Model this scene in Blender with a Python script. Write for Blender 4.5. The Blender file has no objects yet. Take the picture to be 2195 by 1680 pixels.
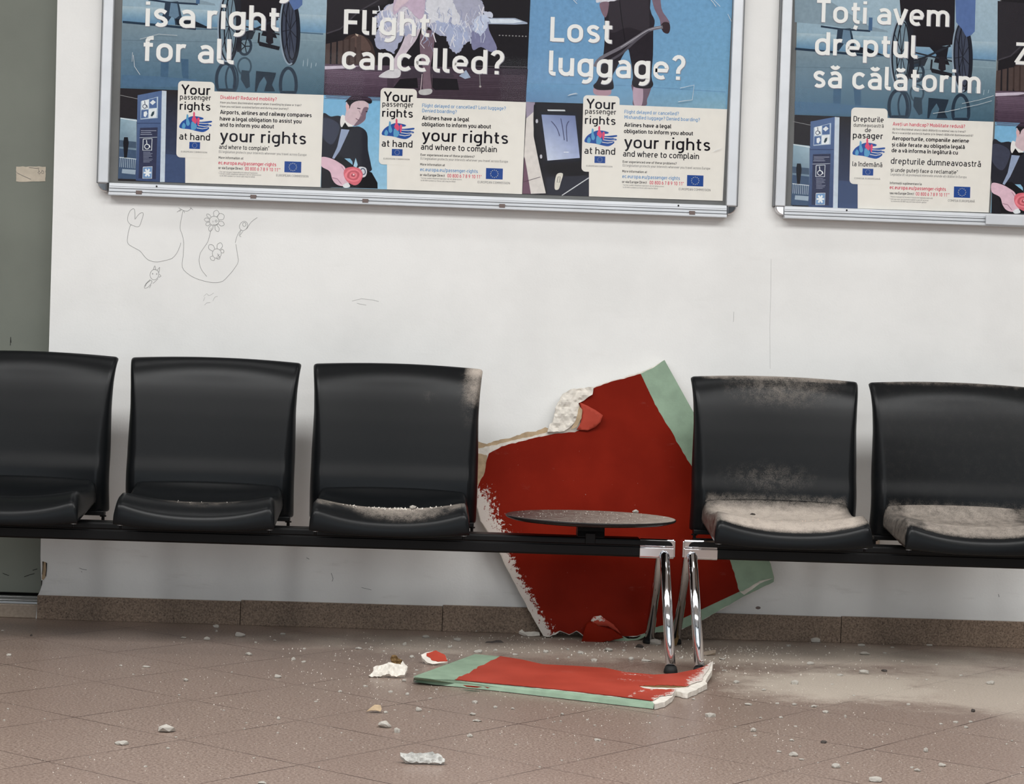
import bpy, bmesh, math, random
from mathutils import Vector, Matrix, noise
from mathutils.geometry import delaunay_2d_cdt

C = bpy.context.scene
COL = C.collection
RNG = random.Random(7)

# ------------------------------------------------------------------ camera
W, H = 2195.0, 1680.0
F = 4377.0                                   # focal length in pixels (about 70 mm on full frame)
ROLL, PITCH, YAW, DIST, CAMH = 0.034198, 0.014917, 0.033977, 6.01532, 0.80
_cy, _sy = math.cos(YAW), math.sin(YAW)
FWD = Vector((_sy*math.cos(PITCH), _cy*math.cos(PITCH), -math.sin(PITCH)))
_r = Vector((_cy, -_sy, 0.0)); _d = FWD.cross(_r)
_c, _s = math.cos(ROLL), math.sin(ROLL)
RIGHT = _c*_r - _s*_d
DOWN = _s*_r + _c*_d
EYE = Vector((0, -DIST, CAMH))
cam = bpy.data.objects.new('camera', bpy.data.cameras.new('camera')); COL.objects.link(cam)
m = Matrix.Identity(4)
for i in range(3):
    m[i][0] = RIGHT[i]; m[i][1] = -DOWN[i]; m[i][2] = -FWD[i]; m[i][3] = EYE[i]
cam.matrix_world = m
cam.data.sensor_width = 36.0; cam.data.lens = 36.0*F/W
cam.data.clip_start = 0.05; cam.data.clip_end = 60
C.camera = cam

# ------------------------------------------------------------------ exposure, world, lights
C.view_settings.view_transform = 'Standard'; C.view_settings.look = 'None'
C.view_settings.gamma = 1.0; C.view_settings.exposure = -0.02; C.view_settings.use_curve_mapping = False
wd = bpy.data.worlds.new('hall_daylight'); C.world = wd; wd.use_nodes = True
wd.node_tree.nodes['Background'].inputs[0].default_value = (0.86, 0.94, 1.0, 1)
wd.node_tree.nodes['Background'].inputs[1].default_value = 0.04
def area(name, loc, sx, sy, power, col=(0.985, 0.99, 0.985), rot=(0, 0, 0)):
    l = bpy.data.lights.new(name, 'AREA'); l.shape = 'RECTANGLE'; l.size = sx; l.size_y = sy
    l.energy = power; l.color = col
    o = bpy.data.objects.new(name, l); o.location = loc; o.rotation_euler = rot; COL.objects.link(o)
    return o
for lx in (-3.0, -1.0, 1.0, 3.0):
    area('ceiling_lamp', (lx, -3.1, 3.15), 1.5, 1.3, 64)
    area('ceiling_lamp', (lx, -0.85, 3.15), 0.9, 0.2, 4.5)
    area('ceiling_lamp', (lx, -5.8, 3.15), 1.5, 0.8, 20)
for lx in (-3.2, -1.2, 0.9, 2.9):           # tall windows of the glazed hall front behind the camera
    area('window_daylight', (lx, -8.9, 1.7), 1.1, 2.6, 24, (0.84, 0.93, 1.0), (math.pi/2, 0, 0))

# ------------------------------------------------------------------ helpers
def px(x, y, axis='y', val=0.0):
    """point where the sight line of photo pixel (x, y) meets the plane axis = val"""
    ray = FWD + (x-W/2)/F*RIGHT + (y-H/2)/F*DOWN
    a = 'xyz'.index(axis)
    return EYE + ray*((val-EYE[a])/ray[a])

def lin(c):
    return tuple(((v/255)/12.92 if v/255 <= 0.04045 else ((v/255+0.055)/1.055)**2.4) for v in c[:3])

def tag(o, label=None, cat=None, group=None, kind=None):
    if label: o['label'] = label
    if cat: o['category'] = cat
    if group: o['group'] = group
    if kind: o['kind'] = kind
    return o

def link(name, me, mats=(), parent=None):
    o = bpy.data.objects.new(name, me); COL.objects.link(o)
    for mm in (mats if isinstance(mats, (list, tuple)) else [mats]):
        o.data.materials.append(mm)
    if parent is not None: o.parent = parent
    return o

def thing(name, label, cat, loc=(0, 0, 0), group=None):
    o = bpy.data.objects.new(name, None); COL.objects.link(o); o.location = loc
    o.empty_display_size = 0.05
    return tag(o, label, cat, group)

def sub(name, parent, loc=(0, 0, 0)):
    o = bpy.data.objects.new(name, None); COL.objects.link(o); o.parent = parent; o.location = loc
    o.empty_display_size = 0.03
    return o

class MB:
    """collects verts/faces (parent space) into one mesh"""
    def __init__(s): s.v = []; s.f = []; s.mi = []; s.cols = []; s.att = None
    def add(s, vs, fs, mi=0, cols=None):
        b = len(s.v); s.v += [tuple(v) for v in vs]
        for f in fs: s.f.append([b+i for i in f]); s.mi.append(mi)
        s.cols += (list(cols) if cols is not None else [(1, 1, 1)]*len(vs))
    def box(s, x0, x1, y0, y1, z0, z1, mi=0):
        vs = [(x, y, z) for x in (x0, x1) for y in (y0, y1) for z in (z0, z1)]
        s.add(vs, [(0, 1, 3, 2), (4, 6, 7, 5), (0, 4, 5, 1), (2, 3, 7, 6), (0, 2, 6, 4), (1, 5, 7, 3)], mi)
    def tube(s, pts, rad, n=14, mi=0, cap=True):
        pts = [Vector(p) for p in pts]; rads = rad if isinstance(rad, (list, tuple)) else [rad]*len(pts)
        rings = []
        for i, p in enumerate(pts):
            t = (pts[min(i+1, len(pts)-1)]-pts[max(i-1, 0)]).normalized()
            a = t.orthogonal().normalized() if i == 0 else (a-t*a.dot(t)).normalized()
            b = t.cross(a)
            rings.append([p+(a*math.cos(2*math.pi*k/n)+b*math.sin(2*math.pi*k/n))*rads[i] for k in range(n)])
        vs = [v for r in rings for v in r]; fs = []
        for i in range(len(pts)-1):
            for k in range(n):
                fs.append((i*n+k, i*n+(k+1) % n, (i+1)*n+(k+1) % n, (i+1)*n+k))
        if cap: fs += [tuple(range(n))[::-1], tuple(range((len(pts)-1)*n, len(pts)*n))]
        s.add(vs, fs, mi)
    def extrude_x(s, prof, x0, x1, mi=0):
        n = len(prof)
        vs = [(x0, y, z) for y, z in prof]+[(x1, y, z) for y, z in prof]
        fs = [(i, (i+1) % n, n+(i+1) % n, n+i) for i in range(n)]+[tuple(range(n))[::-1], tuple(range(n, 2*n))]
        s.add(vs, fs, mi)
    def lathe(s, prof, c, n=48, mi=0):
        vs = []; fs = []
        for r, z in prof:
            vs += [(c[0]+r*math.cos(2*math.pi*k/n), c[1]+r*math.sin(2*math.pi*k/n), c[2]+z) for k in range(n)]
        for i in range(len(prof)-1):
            for k in range(n): fs.append((i*n+k, i*n+(k+1) % n, (i+1)*n+(k+1) % n, (i+1)*n+k))
        fs += [tuple(range(n))[::-1], tuple(range((len(prof)-1)*n, len(prof)*n))]
        s.add(vs, fs, mi)
    def build(s, name, mats, parent=None, smooth=False, bevel=0, colors=False, fix=True, subsurf=0, solid=0, angle=None):
        me = bpy.data.meshes.new(name); me.from_pydata(s.v, [], s.f); me.update()
        for p, i in zip(me.polygons, s.mi): p.material_index = i
        if colors:
            ca = me.color_attributes.new('Col', 'FLOAT_COLOR', 'POINT')
            flat = []
            for c in s.cols: flat += [c[0], c[1], c[2], 1.0]
            ca.data.foreach_set('color', flat)
        if s.att:
            for k, vals in s.att.items():
                at = me.attributes.new(k, 'FLOAT', 'POINT'); at.data.foreach_set('value', vals)
        if fix:
            bm = bmesh.new(); bm.from_mesh(me); bmesh.ops.recalc_face_normals(bm, faces=bm.faces); bm.to_mesh(me); bm.free()
        if smooth:
            for p in me.polygons: p.use_smooth = True
        o = link(name, me, mats, parent)
        if solid:
            md = o.modifiers.new('solid', 'SOLIDIFY'); md.thickness = solid; md.offset = 0
        if subsurf:
            md = o.modifiers.new('sub', 'SUBSURF'); md.levels = subsurf; md.render_levels = subsurf
        if bevel:
            md = o.modifiers.new('bevel', 'BEVEL'); md.width = bevel; md.segments = 2; md.limit_method = 'ANGLE'
        if angle:
            md = o.modifiers.new('wn', 'WEIGHTED_NORMAL')
        return o

# ------------------------------------------------------------------ materials
def nodes(name):
    mt = bpy.data.materials.new(name); mt.use_nodes = True
    nt = mt.node_tree; b = nt.nodes['Principled BSDF']
    return mt, nt, b
def N(nt, t, **kw):
    n = nt.nodes.new(t)
    for k, v in kw.items(): setattr(n, k, v)
    return n
def mathn(nt, op, a, b=None, clamp=False):
    n = N(nt, 'ShaderNodeMath', operation=op); n.use_clamp = clamp
    for i, v in enumerate((a, b)):
        if v is None: continue
        if isinstance(v, (int, float)): n.inputs[i].default_value = v
        else: nt.links.new(v, n.inputs[i])
    return n.outputs[0]
def mixc(nt, fac, a, b):
    n = N(nt, 'ShaderNodeMix', data_type='RGBA')
    if isinstance(fac, (int, float)): n.inputs[0].default_value = fac
    else: nt.links.new(fac, n.inputs[0])
    for i, v in ((6, a), (7, b)):
        if isinstance(v, tuple): n.inputs[i].default_value = (*v[:3], 1)
        else: nt.links.new(v, n.inputs[i])
    return n.outputs[2]
def noisen(nt, scale, detail=4, vec=None, rough=0.5):
    n = N(nt, 'ShaderNodeTexNoise'); n.inputs['Scale'].default_value = scale
    n.inputs['Detail'].default_value = detail; n.inputs['Roughness'].default_value = rough
    if vec is not None: nt.links.new(vec, n.inputs['Vector'])
    return n.outputs['Fac']
def ramp(nt, fac, a, b):
    n = N(nt, 'ShaderNodeMapRange'); n.interpolation_type = 'SMOOTHSTEP'; nt.links.new(fac, n.inputs[0])
    n.inputs[1].default_value = a; n.inputs[2].default_value = b
    return n.outputs[0]
def pos(nt): return N(nt, 'ShaderNodeNewGeometry').outputs['Position']
def bump(nt, b, h, dist=0.001, strength=0.3):
    n = N(nt, 'ShaderNodeBump'); n.inputs['Distance'].default_value = dist; n.inputs['Strength'].default_value = strength
    nt.links.new(h, n.inputs['Height']); nt.links.new(n.outputs[0], b.inputs['Normal'])

def simple(name, col, rough=0.5, metal=0.0, spec=0.5, var=0.0, vscale=40, bmp=0.0, bscale=200):
    mt, nt, b = nodes(name)
    c = lin(col); p = N(nt, 'ShaderNodeTexCoord').outputs['Object']
    if var:
        f = noisen(nt, vscale, 5, p)
        lo = tuple(max(0, v*(1-var)) for v in c); hi = tuple(min(1, v*(1+var)) for v in c)
        nt.links.new(mixc(nt, ramp(nt, f, 0.3, 0.7), lo, hi), b.inputs['Base Color'])
    else: b.inputs['Base Color'].default_value = (*c, 1)
    b.inputs['Roughness'].default_value = rough; b.inputs['Metallic'].default_value = metal
    b.inputs['Specular IOR Level'].default_value = spec
    if bmp: bump(nt, b, noisen(nt, bscale, 4, p), 0.002, bmp)
    return mt

def m_wall():
    mt, nt, b = nodes('painted_plaster'); p = pos(nt)
    f1 = noisen(nt, 2.5, 5, p, 0.6); f2 = noisen(nt, 30, 4, p)
    c = mixc(nt, ramp(nt, f1, 0.35, 0.75), lin((236, 236, 234)), lin((226, 226, 224)))
    # grime low on the wall, scuffed smears
    sp = N(nt, 'ShaderNodeSeparateXYZ'); nt.links.new(p, sp.inputs[0])
    mp = N(nt, 'ShaderNodeMapping'); mp.inputs['Scale'].default_value = (3, 3, 14); nt.links.new(p, mp.inputs[0])
    fs = ramp(nt, noisen(nt, 1.6, 6, mp.outputs[0], 0.65), 0.56, 0.78)
    low = ramp(nt, sp.outputs[2], 0.42, 0.05)
    c = mixc(nt, mathn(nt, 'MULTIPLY', fs, mathn(nt, 'ADD', mathn(nt, 'MULTIPLY', low, 0.22), 0.05)), c, lin((150, 142, 132)))
    nt.links.new(c, b.inputs['Base Color']); b.inputs['Roughness'].default_value = 0.75
    b.inputs['Specular IOR Level'].default_value = 0.25
    bump(nt, b, mathn(nt, 'ADD', noisen(nt, 160, 5, p), mathn(nt, 'MULTIPLY', f2, 1.5)), 0.0012, 0.22)
    return mt

TX, TY, TD, TA = -0.28933, -1.55116, 0.483128, 0.075009
def m_floor():
    mt, nt, b = nodes('terrazzo_tile'); p = pos(nt)
    sp = N(nt, 'ShaderNodeSeparateXYZ'); nt.links.new(p, sp.inputs[0])
    X = mathn(nt, 'SUBTRACT', sp.outputs[0], TX); Y = mathn(nt, 'SUBTRACT', sp.outputs[1], TY)
    ca, sa = math.cos(TA)/TD, math.sin(TA)/TD
    u = mathn(nt, 'ADD', mathn(nt, 'MULTIPLY', X, ca), mathn(nt, 'MULTIPLY', Y, sa))
    v = mathn(nt, 'SUBTRACT', mathn(nt, 'MULTIPLY', Y, ca), mathn(nt, 'MULTIPLY', X, sa))
    P = mathn(nt, 'ADD', u, v); Q = mathn(nt, 'SUBTRACT', u, v)
    def dist(a):
        fr = mathn(nt, 'FRACT', mathn(nt, 'ADD', a, 100.5))
        return mathn(nt, 'ABSOLUTE', mathn(nt, 'SUBTRACT', fr, 0.5))
    d = mathn(nt, 'MINIMUM', dist(P), dist(Q))
    line = ramp(nt, d, 0.0075, 0.0030)
    brk = ramp(nt, noisen(nt, 5, 3, p), 0.40, 0.62)
    line = mathn(nt, 'MULTIPLY', line, mathn(nt, 'ADD', mathn(nt, 'MULTIPLY', brk, 0.6), 0.45))
    cv = N(nt, 'ShaderNodeCombineXYZ')
    nt.links.new(mathn(nt, 'FLOOR', P), cv.inputs[0]); nt.links.new(mathn(nt, 'FLOOR', Q), cv.inputs[1])
    wn = N(nt, 'ShaderNodeTexWhiteNoise'); nt.links.new(cv.outputs[0], wn.inputs[0])
    g1 = noisen(nt, 175, 4, p, 0.75); g2 = noisen(nt, 3, 4, p)
    base = mixc(nt, ramp(nt, g1, 0.36, 0.66), lin((108, 90, 80)), lin((166, 148, 136)))
    base = mixc(nt, mathn(nt, 'MULTIPLY', wn.outputs[0], 0.22), base, lin((128, 108, 98)))
    vo = N(nt, 'ShaderNodeTexVoronoi'); vo.inputs['Scale'].default_value = 330; nt.links.new(p, vo.inputs['Vector'])
    chips = ramp(nt, vo.outputs['Distance'], 0.16, 0.08)
    base = mixc(nt, mathn(nt, 'MULTIPLY', chips, 0.4), base, lin((84, 66, 60)))
    base = mixc(nt, mathn(nt, 'MULTIPLY', ramp(nt, g2, 0.35, 0.75), 0.25), base, lin((122, 104, 95)))
    base = mixc(nt, line, base, lin((70, 54, 48)))
    # plaster dust lying on the floor: a broad patch right of the fallen panel, a band along the wall
    def ell(cx, cy, rx, ry, rot=0.0):
        dx = mathn(nt, 'SUBTRACT', sp.outputs[0], cx); dy = mathn(nt, 'SUBTRACT', sp.outputs[1], cy)
        c_, s_ = math.cos(rot), math.sin(rot)
        a = mathn(nt, 'ADD', mathn(nt, 'MULTIPLY', dx, c_/rx), mathn(nt, 'MULTIPLY', dy, s_/rx))
        e = mathn(nt, 'SUBTRACT', mathn(nt, 'MULTIPLY', dy, c_/ry), mathn(nt, 'MULTIPLY', dx, s_/ry))
        r = mathn(nt, 'SQRT', mathn(nt, 'ADD', mathn(nt, 'MULTIPLY', a, a), mathn(nt, 'MULTIPLY', e, e)))
        r = mathn(nt, 'ADD', r, mathn(nt, 'MULTIPLY', mathn(nt, 'SUBTRACT', noisen(nt, 6, 9, p, 0.75), 0.5), 1.5))
        return ramp(nt, r, 1.05, 0.45)
    d1 = ell(1.05, -0.83, 0.36, 0.34, 0.1)
    d2 = mathn(nt, 'MULTIPLY', ell(1.55, -0.85, 0.55, 0.55), 0.8)
    d3 = mathn(nt, 'MULTIPLY', ell(0.75, -0.28, 1.35, 0.30), 0.75)
    dm = mathn(nt, 'MAXIMUM', d1, mathn(nt, 'MAXIMUM', d2, d3))
    gr = ramp(nt, noisen(nt, 220, 3, p, 0.8), 0.28, 0.7)
    dm = mathn(nt, 'MULTIPLY', dm, mathn(nt, 'ADD', mathn(nt, 'MULTIPLY', gr, 0.55), 0.4), True)
    base = mixc(nt, dm, base, lin((196, 186, 172)))
    nt.links.new(base, b.inputs['Base Color'])
    b.inputs['Specular IOR Level'].default_value = 0.35
    nt.links.new(mathn(nt, 'ADD', mathn(nt, 'MULTIPLY', dm, 0.4), 0.34, True), b.inputs['Roughness'])
    bump(nt, b, mathn(nt, 'SUBTRACT', mathn(nt, 'MULTIPLY', g1, 0.15), line), 0.0008, 0.35)
    return mt

def m_granite():
    mt, nt, b = nodes('granite_skirting'); p = pos(nt)
    g = noisen(nt, 190, 4, p, 0.7); g2 = noisen(nt, 420, 2, p, 0.6)
    c = mixc(nt, ramp(nt, g, 0.35, 0.65), lin((112, 94, 80)), lin((152, 132, 114)))
    vo = N(nt, 'ShaderNodeTexVoronoi'); vo.inputs['Scale'].default_value = 115; nt.links.new(p, vo.inputs['Vector'])
    dk = mathn(nt, 'MULTIPLY', ramp(nt, vo.outputs['Distance'], 0.30, 0.14), ramp(nt, g2, 0.42, 0.55))
    c = mixc(nt, mathn(nt, 'MULTIPLY', dk, 0.85), c, lin((52, 42, 36)))
    nt.links.new(c, b.inputs['Base Color']); b.inputs['Roughness'].default_value = 0.4
    b.inputs['Specular IOR Level'].default_value = 0.3
    return mt

def m_plastic(name, base=(15, 17, 19)):
    mt, nt, b = nodes(name); p = pos(nt)
    at = N(nt, 'ShaderNodeAttribute', attribute_name='dust')
    fine = noisen(nt, 420, 3, p, 0.8); mid = noisen(nt, 45, 5, p, 0.7)
    k = mathn(nt, 'ADD', mathn(nt, 'MULTIPLY', fine, 0.8), mathn(nt, 'MULTIPLY', mid, 0.7))
    t = mathn(nt, 'ADD', at.outputs['Fac'], mathn(nt, 'MULTIPLY', mathn(nt, 'SUBTRACT', k, .75), 1.3))
    dm = N(nt, 'ShaderNodeMapRange'); nt.links.new(t, dm.inputs[0]); dm.inputs[1].default_value = 0.04; dm.inputs[2].default_value = 1.0; dm = dm.outputs[0]
    # fine dust only shows where the attribute says dust fell
    dm = mathn(nt, 'MULTIPLY', dm, ramp(nt, at.outputs['Fac'], 0.02, 0.25))
    c = mixc(nt, mathn(nt, 'MULTIPLY', dm, 0.85), lin(base), lin((196, 184, 172)))
    nt.links.new(c, b.inputs['Base Color'])
    nt.links.new(mathn(nt, 'ADD', mathn(nt, 'MULTIPLY', dm, 0.5), 0.29, True), b.inputs['Roughness'])
    b.inputs['Specular IOR Level'].default_value = 0.20
    bump(nt, b, noisen(nt, 900, 2, p), 0.0004, 0.25)
    return mt

def m_print():
    mt, nt, b = nodes('poster_print')
    a = N(nt, 'ShaderNodeAttribute', attribute_name='Col'); p = pos(nt)
    f = noisen(nt, 70, 6, p, 0.65)
    h = N(nt, 'ShaderNodeHueSaturation'); nt.links.new(a.outputs['Color'], h.inputs['Color'])
    h.inputs['Saturation'].default_value = 0.84
    nt.links.new(mathn(nt, 'ADD', mathn(nt, 'MULTIPLY', f, 0.55), 0.80), h.inputs['Value'])
    nt.links.new(h.outputs[0], b.inputs['Base Color']); b.inputs['Roughness'].default_value = 0.6
    b.inputs['Specular IOR Level'].default_value = 0.1
    return mt

def m_glass():
    mt = bpy.data.materials.new('clear_pane'); mt.use_nodes = True; nt = mt.node_tree; nt.nodes.clear()
    out = N(nt, 'ShaderNodeOutputMaterial'); mx = N(nt, 'ShaderNodeMixShader'); fr = N(nt, 'ShaderNodeFresnel')
    fr.inputs[0].default_value = 1.13
    tr = N(nt, 'ShaderNodeBsdfTransparent'); tr.inputs[0].default_value = (1, 1, 1, 1)
    gl = N(nt, 'ShaderNodeBsdfGlossy'); gl.inputs['Roughness'].default_value = 0.03
    nt.links.new(fr.outputs[0], mx.inputs[0]); nt.links.new(tr.outputs[0], mx.inputs[1]); nt.links.new(gl.outputs[0], mx.inputs[2])
    nt.links.new(mx.outputs[0], out.inputs[0])
    return mt

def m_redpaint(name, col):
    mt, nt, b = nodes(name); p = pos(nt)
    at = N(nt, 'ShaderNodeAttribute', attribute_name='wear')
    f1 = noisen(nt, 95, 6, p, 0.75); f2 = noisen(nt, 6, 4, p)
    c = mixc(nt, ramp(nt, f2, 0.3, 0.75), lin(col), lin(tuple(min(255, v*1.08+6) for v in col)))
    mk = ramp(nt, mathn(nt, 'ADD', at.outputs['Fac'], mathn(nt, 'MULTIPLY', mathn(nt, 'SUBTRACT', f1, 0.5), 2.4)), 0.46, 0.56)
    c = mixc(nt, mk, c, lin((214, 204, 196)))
    # faint dust smears
    mp = N(nt, 'ShaderNodeMapping'); mp.inputs['Scale'].default_value = (5, 5, 18); nt.links.new(p, mp.inputs[0])
    sm = ramp(nt, noisen(nt, 1.3, 6, mp.outputs[0], 0.7), 0.62, 0.85)
    c = mixc(nt, mathn(nt, 'MULTIPLY', sm, 0.22), c, lin((200, 170, 160)))
    nt.links.new(c, b.inputs['Base Color']); b.inputs['Roughness'].default_value = 0.55
    b.inputs['Specular IOR Level'].default_value = 0.08
    bump(nt, b, noisen(nt, 300, 3, p), 0.0006, 0.25)
    return mt

M = dict(
    wall=m_wall(), floor=m_floor(), granite=m_granite(), plastic=m_plastic('charcoal_plastic'),
    print=m_print(), glass=m_glass(),
    red=m_redpaint('red_paint_shaded', (116, 21, 4)), red_lit=m_redpaint('red_paint_lit', (160, 62, 48)),  # same paint twice: shade painted into the first, light and dust into the second
    green=simple('sage_green_paint', (138, 162, 139), 0.6, var=0.10, vscale=25, bmp=0.15),
    gypsum=simple('broken_gypsum', (222, 216, 206), 0.9, spec=0.1, var=0.10, vscale=60, bmp=0.9, bscale=90),
    kraft_pale=simple('pinkish_plaster', (206, 184, 170), 0.9, spec=0.1, var=0.12), kraft=simple('torn_kraft_paper', (176, 154, 126), 0.85, spec=0.1, var=0.15, vscale=50, bmp=0.3),
    brown=simple('brown_paper', (122, 98, 66), 0.85, spec=0.1, var=0.2, vscale=80, bmp=0.4),
    black=simple('black_powder_coat', (9, 9, 10), 0.45, spec=0.25),
    rubber=simple('black_rubber', (14, 14, 14), 0.7),
    chrome=simple('chrome', (225, 225, 228), 0.07, 1.0),
    steel=simple('brushed_steel', (168, 170, 172), 0.3, 1.0),
    alu=simple('anodised_aluminium', (206, 209, 213), 0.42, 0.35, var=0.04, vscale=12),
    alu_dark=simple('aluminium_groove', (120, 122, 124), 0.5, 0.4),
    gasket=simple('grey_backing', (112, 113, 112), 0.7, spec=0.2, var=0.06, vscale=15),
    clip=simple('dull_metal_clip', (112, 98, 94), 0.5, 0.5),
    paper=simple('poster_paper', (232, 229, 221), 0.6, spec=0.1, var=0.02),
    ink=simple('black_ink', (24, 20, 28), 0.6, spec=0.1),
    ink_grey=simple('grey_ink', (120, 118, 118), 0.6, spec=0.1),
    ink_red=simple('red_ink', (208, 76, 98), 0.6, spec=0.1),
    ink_blue=simple('pale_blue_ink', (110, 154, 198), 0.6, spec=0.1),
    ink_white=simple('white_ink', (240, 240, 236), 0.6, spec=0.1),
    ink_halo=simple('soft_grey_ink', (150, 148, 158), 0.6, spec=0.1),
    flag=simple('flag_blue_ink', (42, 76, 146), 0.6, spec=0.1), star=simple('star_ink', (196, 202, 190), 0.6, spec=0.1),
    hand_blue=simple('hand_blue_ink', (46, 84, 156), 0.6, spec=0.1), fig_pink=simple('figure_pink_ink', (222, 84, 118), 0.6, spec=0.1),
    fig_cyan=simple('figure_cyan_ink', (96, 160, 200), 0.6, spec=0.1),
    door=simple('grey_green_door_paint', (112, 116, 107), 0.5, spec=0.35, var=0.07, vscale=4, bmp=0.06),
    sticker=simple('old_sticker_paper', (190, 180, 164), 0.8, spec=0.1, var=0.08, vscale=40),
    pencil=simple('pencil_line', (150, 150, 150), 0.9, spec=0.05), pencil_faint=simple('faint_pencil_line', (186, 186, 186), 0.9, spec=0.05),
    scratch=simple('white_scratch', (225, 228, 230), 0.6),
    stone=simple('beige_sill_stone', (158, 142, 126), 0.5, var=0.12, vscale=120),
    dark=simple('dark_gap', (20, 18, 17), 0.9), pebble_dark=simple('dark_stone_chip', (66, 60, 56), 0.8, var=0.2, vscale=90),
    ceiling=simple('ceiling_white', (214, 214, 210), 0.9), side=simple('hall_wall', (150, 150, 150), 0.9),
    greycloth=simple('grey_torn_scrap', (176, 175, 170), 0.7, var=0.2, vscale=60, bmp=0.6, bscale=120),
    dusty_black=m_plastic('dusty_black_laminate', (30, 27, 28)),
)

# ------------------------------------------------------------------ the setting
# floor, ceiling, side walls of the hall (the side behind the camera is its glazed, open front)
b = MB(); b.add([(-5, -9, 0), (5, -9, 0), (5, 0.3, 0), (-5, 0.3, 0)], [(0, 1, 2, 3)])
tag(b.build('floor', M['floor'], fix=False), kind='structure')
b = MB(); b.box(-5, 5, -9, 0.3, 3.25, 3.35); tag(b.build('ceiling', M['ceiling']), kind='structure')
b = MB(); b.box(-5.1, -5, -9, 0.3, 0, 3.3); tag(b.build('wall_left', M['side']), kind='structure')
b = MB(); b.box(5, 5.1, -9, 0.3, 0, 3.3); tag(b.build('wall_right', M['side']), kind='structure')

# back wall: its left end is a chipped plaster edge beside the recessed door
edge = [(123, 0), (118, 250), (113, 460), (105, 740), (96, 950), (87.4, 1154), (86.8, 1190), (87.2, 1215), (88.0, 1235), (89.5, 1255), (86, 1266), (81, 1276)]
ep = [px(x, y) for x, y in edge]
pts = [(ep[0].x+0.02, 3.25)]+[(p.x, p.z) for p in ep]+[(ep[-1].x-0.004, 0.0), (5.0, 0.0), (5.0, 3.25)]
b = MB(); n = len(pts)
b.add([(x, 0, z) for x, z in pts]+[(x, 0.14, z) for x, z in pts],
      [tuple(range(n)), tuple(range(n, 2*n))[::-1]]+[(i, (i+1) % n, n+(i+1) % n, n+i) for i in range(n)])
tag(b.build('wall_back', M['wall']), kind='structure')
# chipped corner: split plaster sliver
b = MB()
sl = [(90.5, 1203), (96, 1204), (100, 1206), (99, 1228), (97.5, 1237), (93, 1243), (89.5, 1241), (91, 1222)]
q = [px(x, y, 'y', -0.0015) for x, y in sl]
b.add(q, [tuple(range(len(q)))], 0)
for gl in ([(98.3, 1205), (101, 1207), (100.2, 1222), (98.6, 1236), (97.2, 1234), (98.8, 1220)], [(91.5, 1203), (93.4, 1203), (92.6, 1216), (90.5, 1232), (89.8, 1230), (91.6, 1214)], [(88.6, 1244), (91, 1243), (89.8, 1254), (88.2, 1256)]):
    q = [px(x, y, 'y', -0.0025) for x, y in gl]; b.add(q, [tuple(range(len(q)))], 1)
tag(b.build('trim_1', [M['kraft'], M['dark']], fix=False), kind='structure')

# granite skirting, one slab per joint
zb = [0.0675, 0.0700, 0.0735, 0.0800]
jx = [px(78, 1320, 'y', -0.012).x, px(515, 1320, 'y', -0.012).x, px(948, 1335, 'y', -0.012).x, px(1803, 1350, 'y', -0.012).x, 3.6]
sk = bpy.data.objects.new('baseboard_back', None); COL.objects.link(sk); tag(sk, kind='structure')
for i in range(4):
    b = MB(); b.box(jx[i]+0.0008, jx[i+1]-0.0008, -0.012, 0.0, 0.0, 0.0695+0.0035*(i if i < 3 else 2.6))
    b.build('skirting_slab', M['granite'], sk, bevel=0.0012)
b = MB(); b.box(jx[0]+0.004, 3.6, -0.0105, -0.001, 0.0, 0.066); b.build('skirting_joint', M['dark'], sk)

# recessed metal door, sill and threshold on the left
dr = bpy.data.objects.new('door_1', None); COL.objects.link(dr); tag(dr, kind='structure')
b = MB(); b.box(-2.6, -1.02, 0.07, 0.11, 0.066, 3.2); b.build('door_leaf', M['door'], dr, bevel=0.002)
b = MB(); b.box(-2.6, -1.02, 0.112, 0.3, 0.0, 3.2); b.build('door_frame', M['dark'], dr)
b = MB(); b.box(-2.6, jx[0]-0.001, 0.0, 0.11, 0.0, 0.040); tag(b.build('trim_2', M['stone'], bevel=0.003), kind='structure')
b = MB()
b.extrude_x([(0.012, 0.040), (0.012, 0.047), (0.018, 0.049), (0.020, 0.052), (0.026, 0.056), (0.034, 0.057), (0.036, 0.060), (0.06, 0.060), (0.06, 0.040)], -2.6, jx[0]-0.002)
tag(b.build('trim_3', M['steel'], bevel=0.001), kind='structure')
# scratches on the door
b = MB()
for s in ([(6, 1228), (12, 1231), (19, 1233)], [(52, 1236), (62, 1232), (74, 1229)], [(22, 740), (23, 722), (24, 734)], [(70, 1222), (80, 1219)]):
    b.tube([px(x, y, 'y', 0.0695) for x, y in s], 0.0008, 6)
b.build('scuff', M['dark'], dr)
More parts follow.
